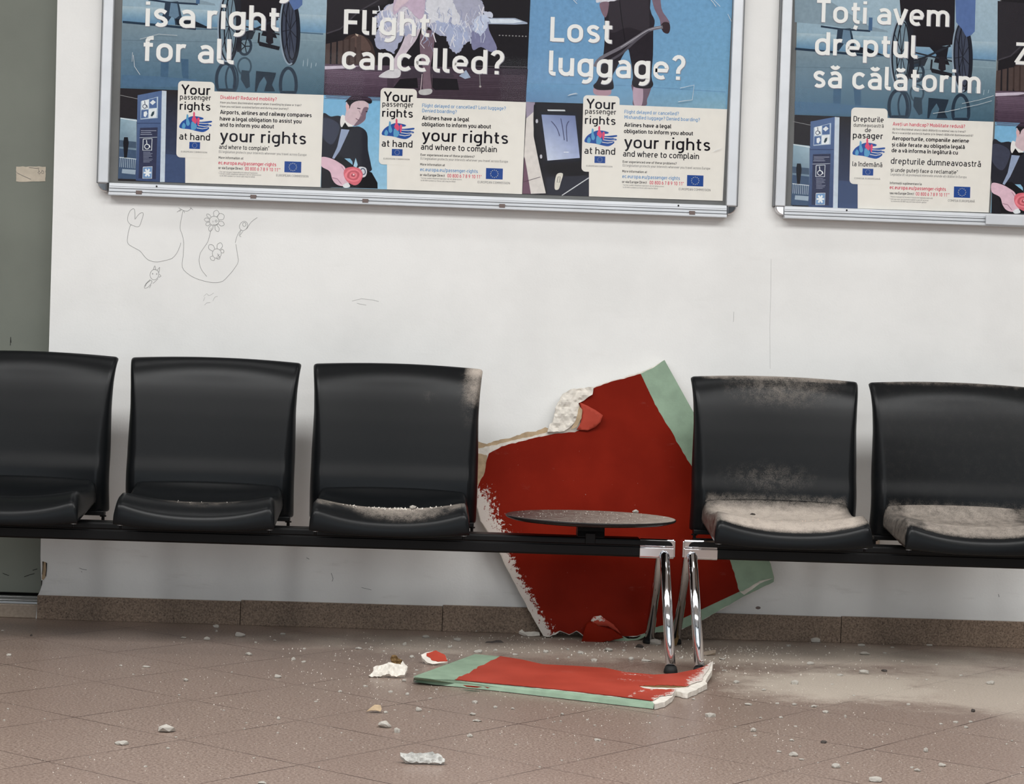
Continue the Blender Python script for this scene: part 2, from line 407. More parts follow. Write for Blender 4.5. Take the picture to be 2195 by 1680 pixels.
# old paper sticker on the door
st = thing('paper_sticker', 'torn beige paper sticker stuck on the grey green door', 'sticker', px(66, 373, 'y', 0.0695))
def sticker():
    o = Vector(st.location); P = []
    r = random.Random(3)
    c4 = [(35, 357), (98, 357), (97, 389), (34, 389)]
    for i in range(4):
        a, d = c4[i], c4[(i+1) % 4]
        for k in range(9):
            t = k/9; P.append((a[0]+(d[0]-a[0])*t+r.uniform(-.7, .7), a[1]+(d[1]-a[1])*t+r.uniform(-.8, .8)))
    b = MB(); q = [px(x, y, 'y', 0.0690)-o for x, y in P]; b.add(q, [tuple(range(len(q)))])
    b.build('paper', M['sticker'], st, fix=False)
    b = MB()
    for s in ([(36, 370), (50, 377), (66, 384)], [(62, 358.5), (76, 360.5), (84, 360)], [(82, 362), (84, 366), (81, 370), (84, 373), (87, 370), (84, 367)], [(90, 365), (94, 367), (93, 372), (89, 371), (90, 365)]):
        b.tube([px(x, y, 'y', 0.0685)-o for x, y in s], 0.0006, 5)
    b.build('pen_mark', M['ink_grey'], st)
sticker()

# ------------------------------------------------------------------ beam benches
def lerp(tab, x):
    if x <= tab[0][0]: return tab[0][1]
    for (a, va), (c, vc) in zip(tab, tab[1:]):
        if x <= c:
            t = (x-a)/(c-a); return va+(vc-va)*t
    return tab[-1][1]

def backrest(cx, parent, dustf=None):
    NV, NU = 30, 18
    Wt = [(.342, .2330), (.43, .2330), (.53, .2325), (.64, .2295), (.70, .2310), (.74, .2340), (.776, .2375)]
    FL = [(.342, .0255), (.52, .0255), (.58, .021), (.63, .016), (.68, .011), (.73, .008), (.776, .005)]
    YC = [(.342, -.318), (.38, -.328), (.42, -.338), (.46, -.336), (.50, -.324), (.56, -.312), (.62, -.299), (.68, -.284), (.71, -.275), (.735, -.264), (.752, -.253), (.766, -.241), (.776, -.228)]
    FB = [(.342, .050), (.5, .045), (.62, .030), (.70, .018), (.776, .008)]
    us = [-1, -.975]+[-.94+1.88*i/(NU-4) for i in range(NU-3)]+[.975, 1]
    vs, fs, du = [], [], []
    cols = NU+1+4
    for j in range(NV+1):
        z = .342+(.776-.342)*j/NV
        w, fl, yc, fb = lerp(Wt, z), lerp(FL, z), lerp(YC, z), lerp(FB, z)
        dip = .016*min(1, (z-.34)/.1)*(1 if z < .72 else 1-.5*(z-.72)/.056)
        row = []
        for u in us:
            x = (w-fl)*u; y = yc+dip*(1-u*u)
            zz = z+(.008*(1-u*u) if z > .7 else 0)*((z-.7)/.076 if z > .7 else 0)
            row.append((x, y, zz))
        drop = .006 if j == NV else (.002 if j == NV-1 else 0)
        L, R = row[0], row[-1]
        row = [(-w, L[1]+fb, L[2]-drop), (-w+fl*.25, L[1]+fb*.45, L[2]-drop*.5)]+row+[(w-fl*.25, R[1]+fb*.45, R[2]-drop*.5), (w, R[1]+fb, R[2]-drop)]
        vs += [(cx+p[0], p[1], p[2]) for p in row]
    for j in range(NV):
        for i in range(cols-1):
            fs.append((j*cols+i, j*cols+i+1, (j+1)*cols+i+1, (j+1)*cols+i))
    b = MB(); b.add(vs, fs)
    b.att = {'dust': [dustf(v[0]-cx, v[1], v[2]) if dustf else 0.0 for v in vs]}
    return b.build('backrest', M['plastic'], parent, smooth=True, solid=0.007, subsurf=1, fix=False)

def seat(cx, parent, dustf=None):
    rows = [(-.338, .440, .432, .204), (-.350, .424, .420, .205), (-.375, .404, .411, .2055), (-.42, .388, .407, .2055), (-.48, .380, .409, .2055), (-.53, .385, .414, .2055),
            (-.57, .397, .420, .206), (-.588, .3975, .4205, .206), (-.605, .390, .416, .206), (-.624, .378, .408, .2065), (-.636, .367, .400, .207),
            (-.642, .360, .393, .207), (-.645, .350, .380, .2072), (-.646, .339, .360, .2074), (-.644, .328, .338, .2074)]
    NU = 20; vs, fs = [], []
    us = [-1+2*i/NU for i in range(NU+1)]
    SK = [(-.646, .338), (-.60, .340), (-.52, .350), (-.44, .362), (-.34, .372)]
    cols = NU+1+2
    for (y, zm, zs, w) in rows:
        row = []
        for u in us:
            k = abs(u)**2.3
            yy = y+.006*(1-u*u)*(-1 if y < -.6 else 0)
            row.append((w*u, yy, zm+(zs-zm)*k))
        zk = lerp(SK, y)
        L, R = row[0], row[-1]
        row = [(L[0]-.003, L[1]+(.004 if y < -.63 else 0), min(zk, L[2]-.0005))]+row+[(R[0]+.003, R[1]+(.004 if y < -.63 else 0), min(zk, R[2]-.0005))]
        vs += [(cx+p[0], p[1], p[2]) for p in row]
    n = len(rows)
    for j in range(n-1):
        for i in range(cols-1):
            fs.append((j*cols+i, j*cols+i+1, (j+1)*cols+i+1, (j+1)*cols+i))
    b = MB(); b.add(vs, fs)
    b.att = {'dust': [dustf(v[0]-cx, v[1], v[2]) if dustf else 0.0 for v in vs]}
    return b.build('seat', M['plastic'], parent, smooth=True, solid=0.005, subsurf=1, fix=False)

def chair_unit(bench, cx, dback=None, dseat=None, label=None):
    u = sub('chair', bench)
    if label: u['label'] = label
    backrest(cx, u, dback); seat(cx, u, dseat)
    # brackets that bolt the shell to the beam
    for s in (-1, 1):
        b = MB(); b.box(cx+s*.150-.012, cx+s*.150+.012, -.48, -.345, .329, .372)
        b.build('seat_bracket', M['black'], u, bevel=.002)
        b = MB()
        b.box(min(cx+s*.148, cx+s*.227), max(cx+s*.148, cx+s*.227), -.325, -.290, .334, .347)
        b.build('back_bracket', M['black'], u, bevel=.002)
    for s in (-1, 1):
        b = MB(); b.lathe([(.0085, .0), (.0085, .0016), (.004, .0017)], (cx+s*.196, -.612, .3335), 14); b.lathe([(.0034, -.0085), (.0034, .0)], (cx+s*.196, -.612, .3335), 10, 1)
        b.build('bolt', [M['steel'], M['black']], u)
        b = MB(); b.lathe([(.0045, -.010), (.0045, 0), (.009, 0), (.009, .004)], (cx+s*.222, -.305, .330), 12)
        b.build('bolt', M['black'], u)
    return u

def beam_profile(y0, y1, z0, z1, g=.0022):
    zm = z0+(z1-z0)*.60
    return [(y1, z0+.003), (y1, z1-.003), (y1-.003, z1), (y0+.004, z1), (y0+.001, z1-.002), (y0, z1-.006), (y0, zm+.003), (y0+g, zm+.0015),
            (y0+g, zm-.0015), (y0, zm-.003), (y0, z0+.004), (y0+.004, z0), (y1-.003, z0)]
BY0, BY1, BZ0, BZ1 = -.462, -.390, .278, .328
def leg_pair(bench, x):
    l = sub('leg', bench)
    b = MB(); b.tube([(x, -.466, .2935), (x, -.468, .2905), (x, -.474, .283), (x, -.70, .018)], [.004, .0105, .0135, .0135], 20)
    b.build('front_tube', M['chrome'], l, smooth=True)
    b = MB(); b.tube([(x, -.386, .2935), (x, -.384, .2905), (x, -.378, .283), (x, -.150, .018)], [.004, .0105, .0135, .0135], 20)
    b.build('rear_tube', M['chrome'], l, smooth=True)
    b = MB(); b.lathe([(.0165, 0), (.0185, .003), (.0175, .010), (.0145, .019)], (x, -.707, 0), 24); b.build('foot', M['rubber'], l, smooth=True)
    b = MB(); b.lathe([(.0165, 0), (.0185, .003), (.0175, .010), (.0145, .019)], (x, -.143, 0), 24); b.build('foot', M['rubber'], l, smooth=True)
def end_sleeve(bench, x0, x1, out):
    """chrome sleeve over the beam end with a rounded upper half"""
    b = MB()
    b.extrude_x(beam_profile(BY0-.002, BY1+.002, BZ0-.002, BZ1+.0015, .004), x0, x1)
    o = b.build('end_sleeve', M['chrome'], bench, bevel=.0015)
    b = MB(); xc = x1-.002 if out > 0 else x0+.002
    b.box(min(xc, xc+out*.006), max(xc, xc+out*.006), BY0+.004, BY1-.004, BZ0+.002, BZ1-.003)
    b.build('end_cap', M['chrome'], bench, bevel=.002)
    # dark rounded inlay on the upper face of the sleeve
    b = MB(); s = out
    xa, xb = (x0, x1-.020) if out > 0 else (x1, x0+.028)
    prof = []
    for k in range(9):
        a = math.pi/2*k/8
        prof.append((xb+s*(.016*math.sin(a)) if True else 0, BZ1-.0035-.0135*(1-math.cos(a))))
    vs = [(xa, BY0-.0028, BZ1-.0035)]+[(p[0], BY0-.0028, p[1]) for p in prof]+[(xa, BY0-.0028, BZ1-.017)]
    b.add(vs, [tuple(range(len(vs)))]); b.build('inlay', M['black'], bench, fix=False)

# dust fields
def blotch(x, y, cx, cy, rx, ry): return max(0.0, 1-((x-cx)/rx)**2-((y-cy)/ry)**2)
def d3_back(x, y, z):
    d = .85*blotch(x, z, .243, .775, .050, .030)+.42*blotch(x, z, .222, .735, .026, .070)+.14*blotch(x, z, .2, .70, .035, .12)
    return d+.10*blotch(x, z, .09, .69, .04, .04)
def d3_seat(x, y, z):
    d = .40*blotch(x, y, .0, -.592, .17, .03)+.30*blotch(x, y, .04, -.62, .16, .03)
    return d+(.30 if (abs(y+.588) < .02 and abs(x) < .2) else 0)
def d2_seat(x, y, z): return .22*blotch(x, y, .02, -.59, .16, .03)
def d4_seat(x, y, z):
    k = 1.0*min(1, max(0, (.445-z)/.04)) if y > -.37 else 1.0
    if y < -.634: k = .0
    ed = 1 if abs(x) < .17 else max(.25, 1-(abs(x)-.17)/.05)
    return k*ed*(.92 if y < -.37 else .85)
def d4_back(x, y, z):
    return .035+(.45 if z > .777 else 0)+.15*blotch(x, z, .02, .75, .2, .07)+.10*blotch(x, z, -.02, .50, .17, .05)+.35*max(0, min(1, (.46-z)/.04))*(z > .415)*(abs(x) < .2)
def d5_seat(x, y, z): return (.55+.25*blotch(x, y, -.03, -.52, .2, .1) if y > -.632 else .0)*(1 if abs(x) < .16 else .5)
def d5_back(x, y, z): return .05+(.2 if z > .777 else 0)+.25*max(0, min(1, (.45-z)/.03))*(z > .415)*(abs(x) < .2)

left = thing('beam_bench', 'black beam bench on the left with three charcoal chairs and a small round table', 'bench', (0, 0, 0), 'waiting room beam benches')
b = MB(); b.extrude_x(beam_profile(BY0, BY1, BZ0, BZ1), -1.75, .556); b.build('beam', M['black'], left, bevel=.001)
end_sleeve(left, .552, .646, 1)
leg_pair(left, .620)
leg_pair(left, -1.66)
chair_unit(left, -1.154, label='charcoal plastic chair cut off by the left edge of the picture')
chair_unit(left, -.640, None, d2_seat, 'charcoal plastic chair with a few plaster specks on its seat')
chair_unit(left, -.1275, d3_back, d3_seat, 'charcoal plastic chair with white scrape on its top corner and crumbs on its seat')
# round side table on the same beam
TCX, TCY, TR = .418, -.425, .2345
tb = sub('side_table', left)
b = MB(); nr, na = 10, 72
vs = [(TCX, TCY, .3825)]; fs = []
for j in range(1, nr+1):
    r = (TR-.004)*j/nr
    vs += [(TCX+r*math.cos(2*math.pi*k/na), TCY+r*math.sin(2*math.pi*k/na), .3825) for k in range(na)]
ring = len(vs)-na
for rr, z in ((TR-.001, .3815), (TR, .3785), (TR-.003, .3755), (TR-.02, .370), (TR-.06, .366), (.05, .364)):
    vs += [(TCX+rr*math.cos(2*math.pi*k/na), TCY+rr*math.sin(2*math.pi*k/na), z) for k in range(na)]
for k in range(na): fs.append((0, 1+k, 1+(k+1) % na))
for j in range(nr-1+6):
    for k in range(na):
        a = 1+j*na; fs.append((a+k, a+na+k, a+na+(k+1) % na, a+(k+1) % na))
fs.append(tuple(range(len(vs)-na, len(vs))))
b.add(vs, fs)
b.att = {'dust': [((.40+.30*(v[0]-TCX)/TR) if v[2] > .3815 else 0.0) for v in vs]}
b.build('table_top', M['dusty_black'], tb, smooth=True)
b = MB()
b.extrude_x([(TCY-.03, .364), (TCY+.03, .364), (TCY+.03, .35), (TCY+.038, .328), (TCY-.040, .328), (TCY-.034, .345)], TCX-.037, TCX+.037)
b.box(TCX-.016, TCX+.012, BY0-.004, BY0, BZ1-.018, BZ1+.012)
b.build('bracket', M['black'], tb, bevel=.004)

right = thing('beam_bench', 'black beam bench on the right with dust covered charcoal chairs', 'bench', (0, 0, 0), 'waiting room beam benches')
b = MB(); b.extrude_x(beam_profile(BY0, BY1, BZ0, BZ1), .762, 2.05); b.build('beam', M['black'], right, bevel=.001)
end_sleeve(right, .674, .766, -1)
leg_pair(right, .696)
leg_pair(right, 1.96)
chair_unit(right, .9425, d4_back, d4_seat, 'charcoal plastic chair with thick pale dust on its seat')
chair_unit(right, 1.452, d5_back, d5_seat, 'charcoal plastic chair cut off by the right edge of the picture, dusty seat')

# ------------------------------------------------------------------ fallen plasterboard
def jag(pts, amp, step, seed, closed=True, skip=()):
    """roughen a pixel polyline; segments listed in skip stay straight"""
    r = random.Random(seed); out = []; n = len(pts)
    for i in range(n if closed else n-1):
        a, d = pts[i], pts[(i+1) % n]
        L = math.hypot(d[0]-a[0], d[1]-a[1]); k = max(1, int(L/step))
        for j in range(k):
            t = j/k; am = 0 if (i in skip or j == 0) else amp
            out.append((a[0]+(d[0]-a[0])*t+r.uniform(-am, am), a[1]+(d[1]-a[1])*t+r.uniform(-am, am)))
    if not closed: out.append(pts[-1])
    return out
def inside(p, poly):
    x, y = p; c = False; n = len(poly)
    for i in range(n):
        x1, y1 = poly[i]; x2, y2 = poly[(i+1) % n]
        if (y1 > y) != (y2 > y) and x < (x2-x1)*(y-y1)/(y2-y1)+x1: c = not c
    return c
def segdist(p, line):
    best = 1e9
    for a, d in zip(line, line[1:]):
        vx, vy = d[0]-a[0], d[1]-a[1]; L = vx*vx+vy*vy
        t = max(0, min(1, ((p[0]-a[0])*vx+(p[1]-a[1])*vy)/L)) if L else 0
        best = min(best, math.hypot(p[0]-a[0]-t*vx, p[1]-a[1]-t*vy))
    return best
def fill(poly, grid=0):
    """triangulate a pixel polygon, with inner grid points for attributes and bending"""
    P = [Vector(p) for p in poly]; n = len(P)
    E = [(i, (i+1) % n) for i in range(n)]
    if grid:
        xs = [p[0] for p in poly]; ys = [p[1] for p in poly]
        y = min(ys)+grid/2; k = 0
        while y < max(ys):
            x = min(xs)+grid/2+(grid/2 if k % 2 else 0)
            while x < max(xs):
                if inside((x, y), poly) and segdist((x, y), list(poly)+[poly[0]]) > grid*.4: P.append(Vector((x, y)))
                x += grid
            y += grid; k += 1
    v, e, f, *_ = delaunay_2d_cdt(P, E, [], 1, 1e-6)
    return [(p.x, p.y) for p in v], [tuple(t) for t in f]

# the leaning board: plane from the floor 9 cm off the wall up to the wall
def on_board(x, y, off=0.0):
    """sight line meets the leaning board's face; off pushes the point out towards the room"""
    ray = FWD+(x-W/2)/F*RIGHT+(y-H/2)/F*DOWN
    a = 0.070/0.85                       # y = -0.092 + a*z
    nrm = Vector((0, -1, a)).normalized()
    p0 = Vector((0, -0.092, 0))
    t = (p0-EYE).dot(nrm)/ray.dot(nrm)
    return EYE+ray*t+nrm*off
def slab(name, poly, thick, mats, parent, placef, front=0.0, grid=0, wear=None, bend=None, smooth=False):
    v, f = fill(poly, grid); n = len(v)
    b = MB()
    o = Vector(parent.location) if parent else Vector()
    A = [placef(x, y, front+(bend(x, y) if bend else 0))-o for x, y in v]
    B = [placef(x, y, front-thick+(bend(x, y) if bend else 0))-o for x, y in v]
    b.add(A+B, [])
    cnt = {}
    for t in f:
        for i in range(3):
            e = (t[i], t[(i+1) % 3]); cnt[tuple(sorted(e))] = cnt.get(tuple(sorted(e)), 0)+1
    for t in f:
        b.f.append(t); b.mi.append(0); b.f.append(tuple(n+i for i in t[::-1])); b.mi.append(0)
    for t in f:
        for i in range(3):
            e = (t[i], t[(i+1) % 3])
            if cnt[tuple(sorted(e))] == 1: b.f.append((e[1], e[0], n+e[0], n+e[1])); b.mi.append(len(mats)-1 if isinstance(mats, list) else 0)
    if wear: b.att = {'wear': [wear(x, y) for x, y in v]*2}
    return b.build(name, mats, parent, smooth=smooth)

def c3(x, y): return (1000+x/2.5457, 740+y/2.5457)      # crop coordinates used while measuring the board
big = thing('wall_panel_fragment', 'large broken red painted wallboard with green border leaning on the wall', 'wallboard', (0.55, -0.09, 0))
top = [(40, 575), (75, 560), (150, 545), (230, 525), (340, 500), (440, 474), (470, 420), (490, 330), (525, 265), (570, 240), (690, 228), (770, 199), (950, 148), (1020, 116), (1080, 79)]
rightside = [(1250, 385), (1452, 770), (1660, 1190), (1680, 1268)]
bottom = [(1676, 1290), (1500, 1376), (1285, 1500), (1150, 1560), (990, 1570), (930, 1588), (850, 1590), (780, 1588), (720, 1600), (640, 1590), (600, 1560), (560, 1580), (510, 1560), (455, 1590), (420, 1586)]
leftside = [(370, 1500), (300, 1370), (215, 1210), (190, 1150), (130, 1040), (75, 960), (55, 880), (45, 760)]
core = jag([c3(*p) for p in top], 1.0, 6, 1, False)+[c3(*p) for p in rightside]+jag([c3(*p) for p in bottom], 1.2, 6, 2, False)+jag([c3(*p) for p in leftside], 0.7, 8, 3, False)
slab('gypsum_core', core, .0125, M['gypsum'], big, on_board, 0.0)
redb = [(62, 770), (100, 690), (112, 620), (122, 590), (190, 552), (340, 512), (500, 480), (590, 474), (620, 460), (626, 380), (612, 312), (640, 300), (684, 268), (690, 236), (770, 206), (950, 155)]
redr = [(1000, 262), (1050, 362), (1100, 442), (1170, 562), (1230, 662), (1340, 905), (1440, 1180), (1490, 1343)]
redbot = [(1280, 1441), (1130, 1512), (1000, 1545), (990, 1562), (930, 1584), (850, 1587), (780, 1584), (720, 1590), (640, 1584), (600, 1556), (560, 1576), (510, 1556), (452, 1584), (424, 1580)]
lefte = [(374, 1500), (304, 1370), (219, 1210), (194, 1150), (134, 1040), (79, 960), (59, 880)]
red = jag([c3(*p) for p in redb], 1.0, 7, 4, False)+jag([c3(*p) for p in redr], 1.2, 8, 5, False)+jag([c3(*p) for p in redbot], .8, 8, 6, False)+[c3(*p) for p in lefte]
worn = [c3(*p) for p in [(424, 1580)]+lefte]
def wear_big(x, y):
    d = segdist((x, y), worn); lim = 62 if y < 1160 else 36
    return max(0, .95*(1-d/lim)) if d < lim else 0.0
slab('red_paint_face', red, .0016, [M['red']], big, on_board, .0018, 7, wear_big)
def P3(l): return [c3(*p) for p in l]
greenstripe = jag(P3([(950, 155), (1020, 122), (1080, 80)]), .6, 7, 8, False)+P3([(1250, 386), (1452, 771), (1659, 1192), (1678, 1268)])+jag(P3([(1600, 1285), (1510, 1340), (1490, 1343)]), .8, 6, 9, False)+list(reversed(jag(P3([(950, 155)]+redr[:-1]), 1.0, 8, 5, False)))[:-1]
slab('green_paint_border', greenstripe, .0014, [M['green']], big, on_board, .0014, 0)
greenlow = jag(P3([(1678, 1268), (1676, 1290), (1500, 1376), (1285, 1500), (1150, 1558), (1010, 1568), (1000, 1546), (1130, 1512), (1280, 1441), (1490, 1343), (1515, 1362), (1600, 1300)]), .6, 9, 10)
slab('green_paint_edge', greenlow, .0014, [M['green']], big, on_board, .0010, 0)
# torn facing paper along the top left and down the left side
slab('torn_paper', jag(P3([(48, 520), (80, 530), (112, 538), (160, 520), (228, 508), (300, 482), (320, 474), (380, 470), (430, 446), (446, 452), (440, 476), (340, 503), (230, 528), (130, 552), (60, 562)]), 1.0, 5, 11), .0012, [M['kraft']], big, on_board, -.006, 0)
slab('torn_paper', jag(P3([(62, 590), (112, 600), (104, 690), (74, 756), (58, 760)]), 1.0, 6, 12), .0010, [M['kraft']], big, on_board, .0012, 0)
# the knot of bare gypsum at the notch and the curled flap beside it
b = MB(); r = random.Random(5)
nt_ = jag(P3([(440, 474), (452, 430), (470, 420), (490, 330), (525, 265), (570, 240), (692, 228), (686, 270), (640, 302), (610, 316), (618, 350), (600, 410), (560, 450), (530, 470)]), 1.2, 6, 13)
def lump(x, y): return .0075*noise.fractal(Vector((x/14, y/14, 3)), 1, 2, 4)+.006
slab('crumbled_gypsum', nt_, .014, [M['gypsum']], big, on_board, .004, 5, None, lump, False)
slab('torn_paper', jag(P3([(612, 330), (630, 352), (626, 400), (600, 446), (566, 462), (590, 420), (606, 370)]), .6, 5, 14), .001, [M['kraft']], big, on_board, .012, 0)
def curl(x, y):
    u, v = (x-1000)*2.5457, (y-740)*2.5457
    t = max(0, (u-620)/110); return .004+.016*min(1, t)**1.5*(1 if v < 440 else .6)
slab('curled_flap', jag(P3([(618, 312), (640, 322), (700, 354), (741, 384), (728, 420), (700, 448), (660, 466), (600, 460), (622, 420), (630, 370)]), .5, 7, 15), .0012, [M['red_lit']], big, on_board, .004, 6, None, curl, True)
def curl2(x, y):
    v = (y-740)*2.5457; return .004+.05*max(0, (v-1480)/140)**1.3
slab('curled_flap', jag(P3([(655, 1512), (690, 1500), (715, 1530), (790, 1545), (850, 1590), (800, 1600), (735, 1614), (615, 1622), (636, 1560)]), .8, 7, 16), .0012, [M['red']], big, on_board, .006, 6, None, curl2, True)
slab('curled_flap', jag(P3([(676, 1500), (690, 1478), (730, 1472), (760, 1496), (800, 1520), (840, 1572), (770, 1530), (700, 1530)]), .6, 6, 17), .0010, [M['red_lit']], big, on_board, .018, 6, lambda x, y: .55 if y < 1330 else .1, None, True)
slab('torn_paper', jag(P3([(800, 1604), (815, 1580), (850, 1586), (880, 1600), (930, 1596), (960, 1575), (995, 1560), (990, 1580), (930, 1606), (860, 1612), (800, 1618)]), .8, 6, 18), .0012, [M['green']], big, on_board, .012, 0)

# the smaller piece lying on the floor
fl = thing('wall_panel_fragment', 'broken red and green painted wallboard piece lying flat on the floor', 'wallboard', (0.30, -0.85, 0))
def lift(x, y):
    l = 0.0
    if x > 1380 and y < 1470: l += .014*((x-1380)/148)**2*max(0, min(1, (1472-y)/30))
    if x < 960: l += .003*(960-x)/70
    l += .006*max(0, 1-abs(x-1120)/120)*max(0, min(1, (1440-y)/30))
    return l
def on_floor(z0):
    def f(x, y, off):
        p = px(x, y, 'z', z0); return Vector((p.x, p.y, max(.0012, p.z+off)))
    return f
T = .0145
topedge = [(887, 1452), (1018, 1403), (1070, 1409), (1119, 1417), (1163, 1425), (1231, 1427), (1297, 1431), (1338, 1440), (1401, 1446), (1450, 1445), (1490, 1441), (1508, 1437), (1528, 1427)]
tear = [(1526, 1445), (1517, 1455), (1512, 1462), (1516, 1466), (1474, 1485), (1449, 1480), (1443, 1482), (1447, 1478), (1441, 1492), (1425, 1503), (1404, 1508)]
core = topedge+jag(tear, .8, 5, 21, False)+[(1394, 1500), (1250, 1485), (1100, 1468), (980, 1457), (930, 1453)]
slab('gypsum_core', core, T-.001, [M['gypsum']], fl, on_floor(T), -.0012, 9, None, lift)
redf = [(1072, 1410), (1119, 1418), (1163, 1426), (1231, 1428), (1297, 1432), (1338, 1441), (1401, 1447), (1450, 1446), (1490, 1442), (1512, 1437), (1524, 1430)]
redt = [(1519, 1444), (1507, 1455), (1505, 1462), (1482, 1467), (1474, 1471), (1424, 1469), (1368, 1470), (1382, 1476), (1428, 1479), (1449, 1477), (1442, 1489), (1415, 1492), (1403, 1500)]
redl = [(1399, 1502), (1320, 1492), (1200, 1478), (1080, 1467), (975, 1457)]
redw = jag([(975, 1457), (990, 1450), (1010, 1440), (1030, 1428), (1052, 1418), (1072, 1410)], 2.0, 5, 22, False)
tearline = redt
def wear_fl(x, y):
    d = segdist((x, y), [(1528, 1427), (1519, 1444), (1507, 1455), (1482, 1467)]); k = max(0, .8*(1-d/20))
    d = segdist((x, y), [(1449, 1477), (1442, 1489), (1403, 1500)]); k = max(k, .75*(1-d/12))
    d = segdist((x, y), [(1347, 1494), (1368, 1484), (1398, 1478)]); k = max(k, .8*(1-d/3.0))
    d = segdist((x, y), [(1325, 1458), (1375, 1460)]); k = max(k, .42*(1-d/5))
    d = segdist((x, y), [(1330, 1443), (1395, 1452)]); k = max(k, .42*(1-d/6))
    return max(0.0, k)
slab('red_paint_face', redf+jag(redt, .7, 5, 23, False)+jag(redl, .4, 12, 24, False)+redw[1:-1], .0014, [M['red_lit']], fl, on_floor(T), .0016, 5, wear_fl, lift, False)
slab('green_paint_face', [(886, 1453), (1018, 1403), (1072, 1410)]+list(reversed(redw))[1:-1]+[(975, 1457), (930, 1457)], .0012, [M['green']], fl, on_floor(T), .0008, 9, None, lift)
# painted bevel along the factory edge
bev = MB(); fo = Vector(fl.location)
tp = [(887, 1452.5), (930, 1457), (975, 1458.5), (1080, 1468.5), (1200, 1479.5), (1320, 1493.5), (1399, 1503.5)]
md_ = [(886, 1457), (930, 1462), (975, 1464), (1080, 1474), (1200, 1487), (1320, 1500.5), (1402, 1509.5)]
bt = [(886, 1461), (930, 1467), (975, 1471), (1080, 1482), (1200, 1496), (1320, 1510), (1400, 1519)]
rowsb = [[px(x, y, 'z', T+.0008+lift(x, y))-fo for x, y in tp]]
def drop(p, dy, z): return Vector((p.x, p.y-dy, z))
A0 = [px(x, y, 'z', T) for x, y in tp]
r1, r2, r3 = [], [], []
for i, (x, y) in enumerate(bt):
    g = px(x, y, 'z', .0015+lift(x, y)*.8)
    r3.append(g-fo); gm = px(md_[i][0], md_[i][1], 'y', g.y+.004); r2.append(gm-fo)
vs = rowsb[0]+r2+r3+[Vector((p.x, p.y+.03, p.z)) for p in r3]; k = len(tp)
bev.add(vs, [(j*k+i, j*k+i+1, (j+1)*k+i+1, (j+1)*k+i) for j in range(3) for i in range(k-1)]+[(0, k, 2*k), (k-1, 2*k-1, 3*k-1)])
bev.build('green_paint_edge', M['green'], fl)
b = MB()
for a in ([(991, 1467), (1010, 1468.5), (1035, 1471), (1022, 1473), (1000, 1471)], [(1036, 1470), (1050, 1472.5), (1045, 1474)]):
    q = [px(x, y, 'z', .010)-fo+Vector((0, -.012, .001)) for x, y in a]; b.add(q, [tuple(range(len(q)))])
b.build('red_paint_chip', M['red'], fl, fix=False)
b = MB(); q = jag([(1368, 1469), (1384, 1467.5), (1420, 1468), (1476, 1471), (1440, 1473), (1400, 1472)], .4, 5, 30)
slab('torn_paper', q, .0008, [M['brown']], fl, on_floor(T), -.0002, 0)

# ------------------------------------------------------------------ display cases and posters
YP = -0.0140                                    # face of the poster paper
STEP = 0.00022
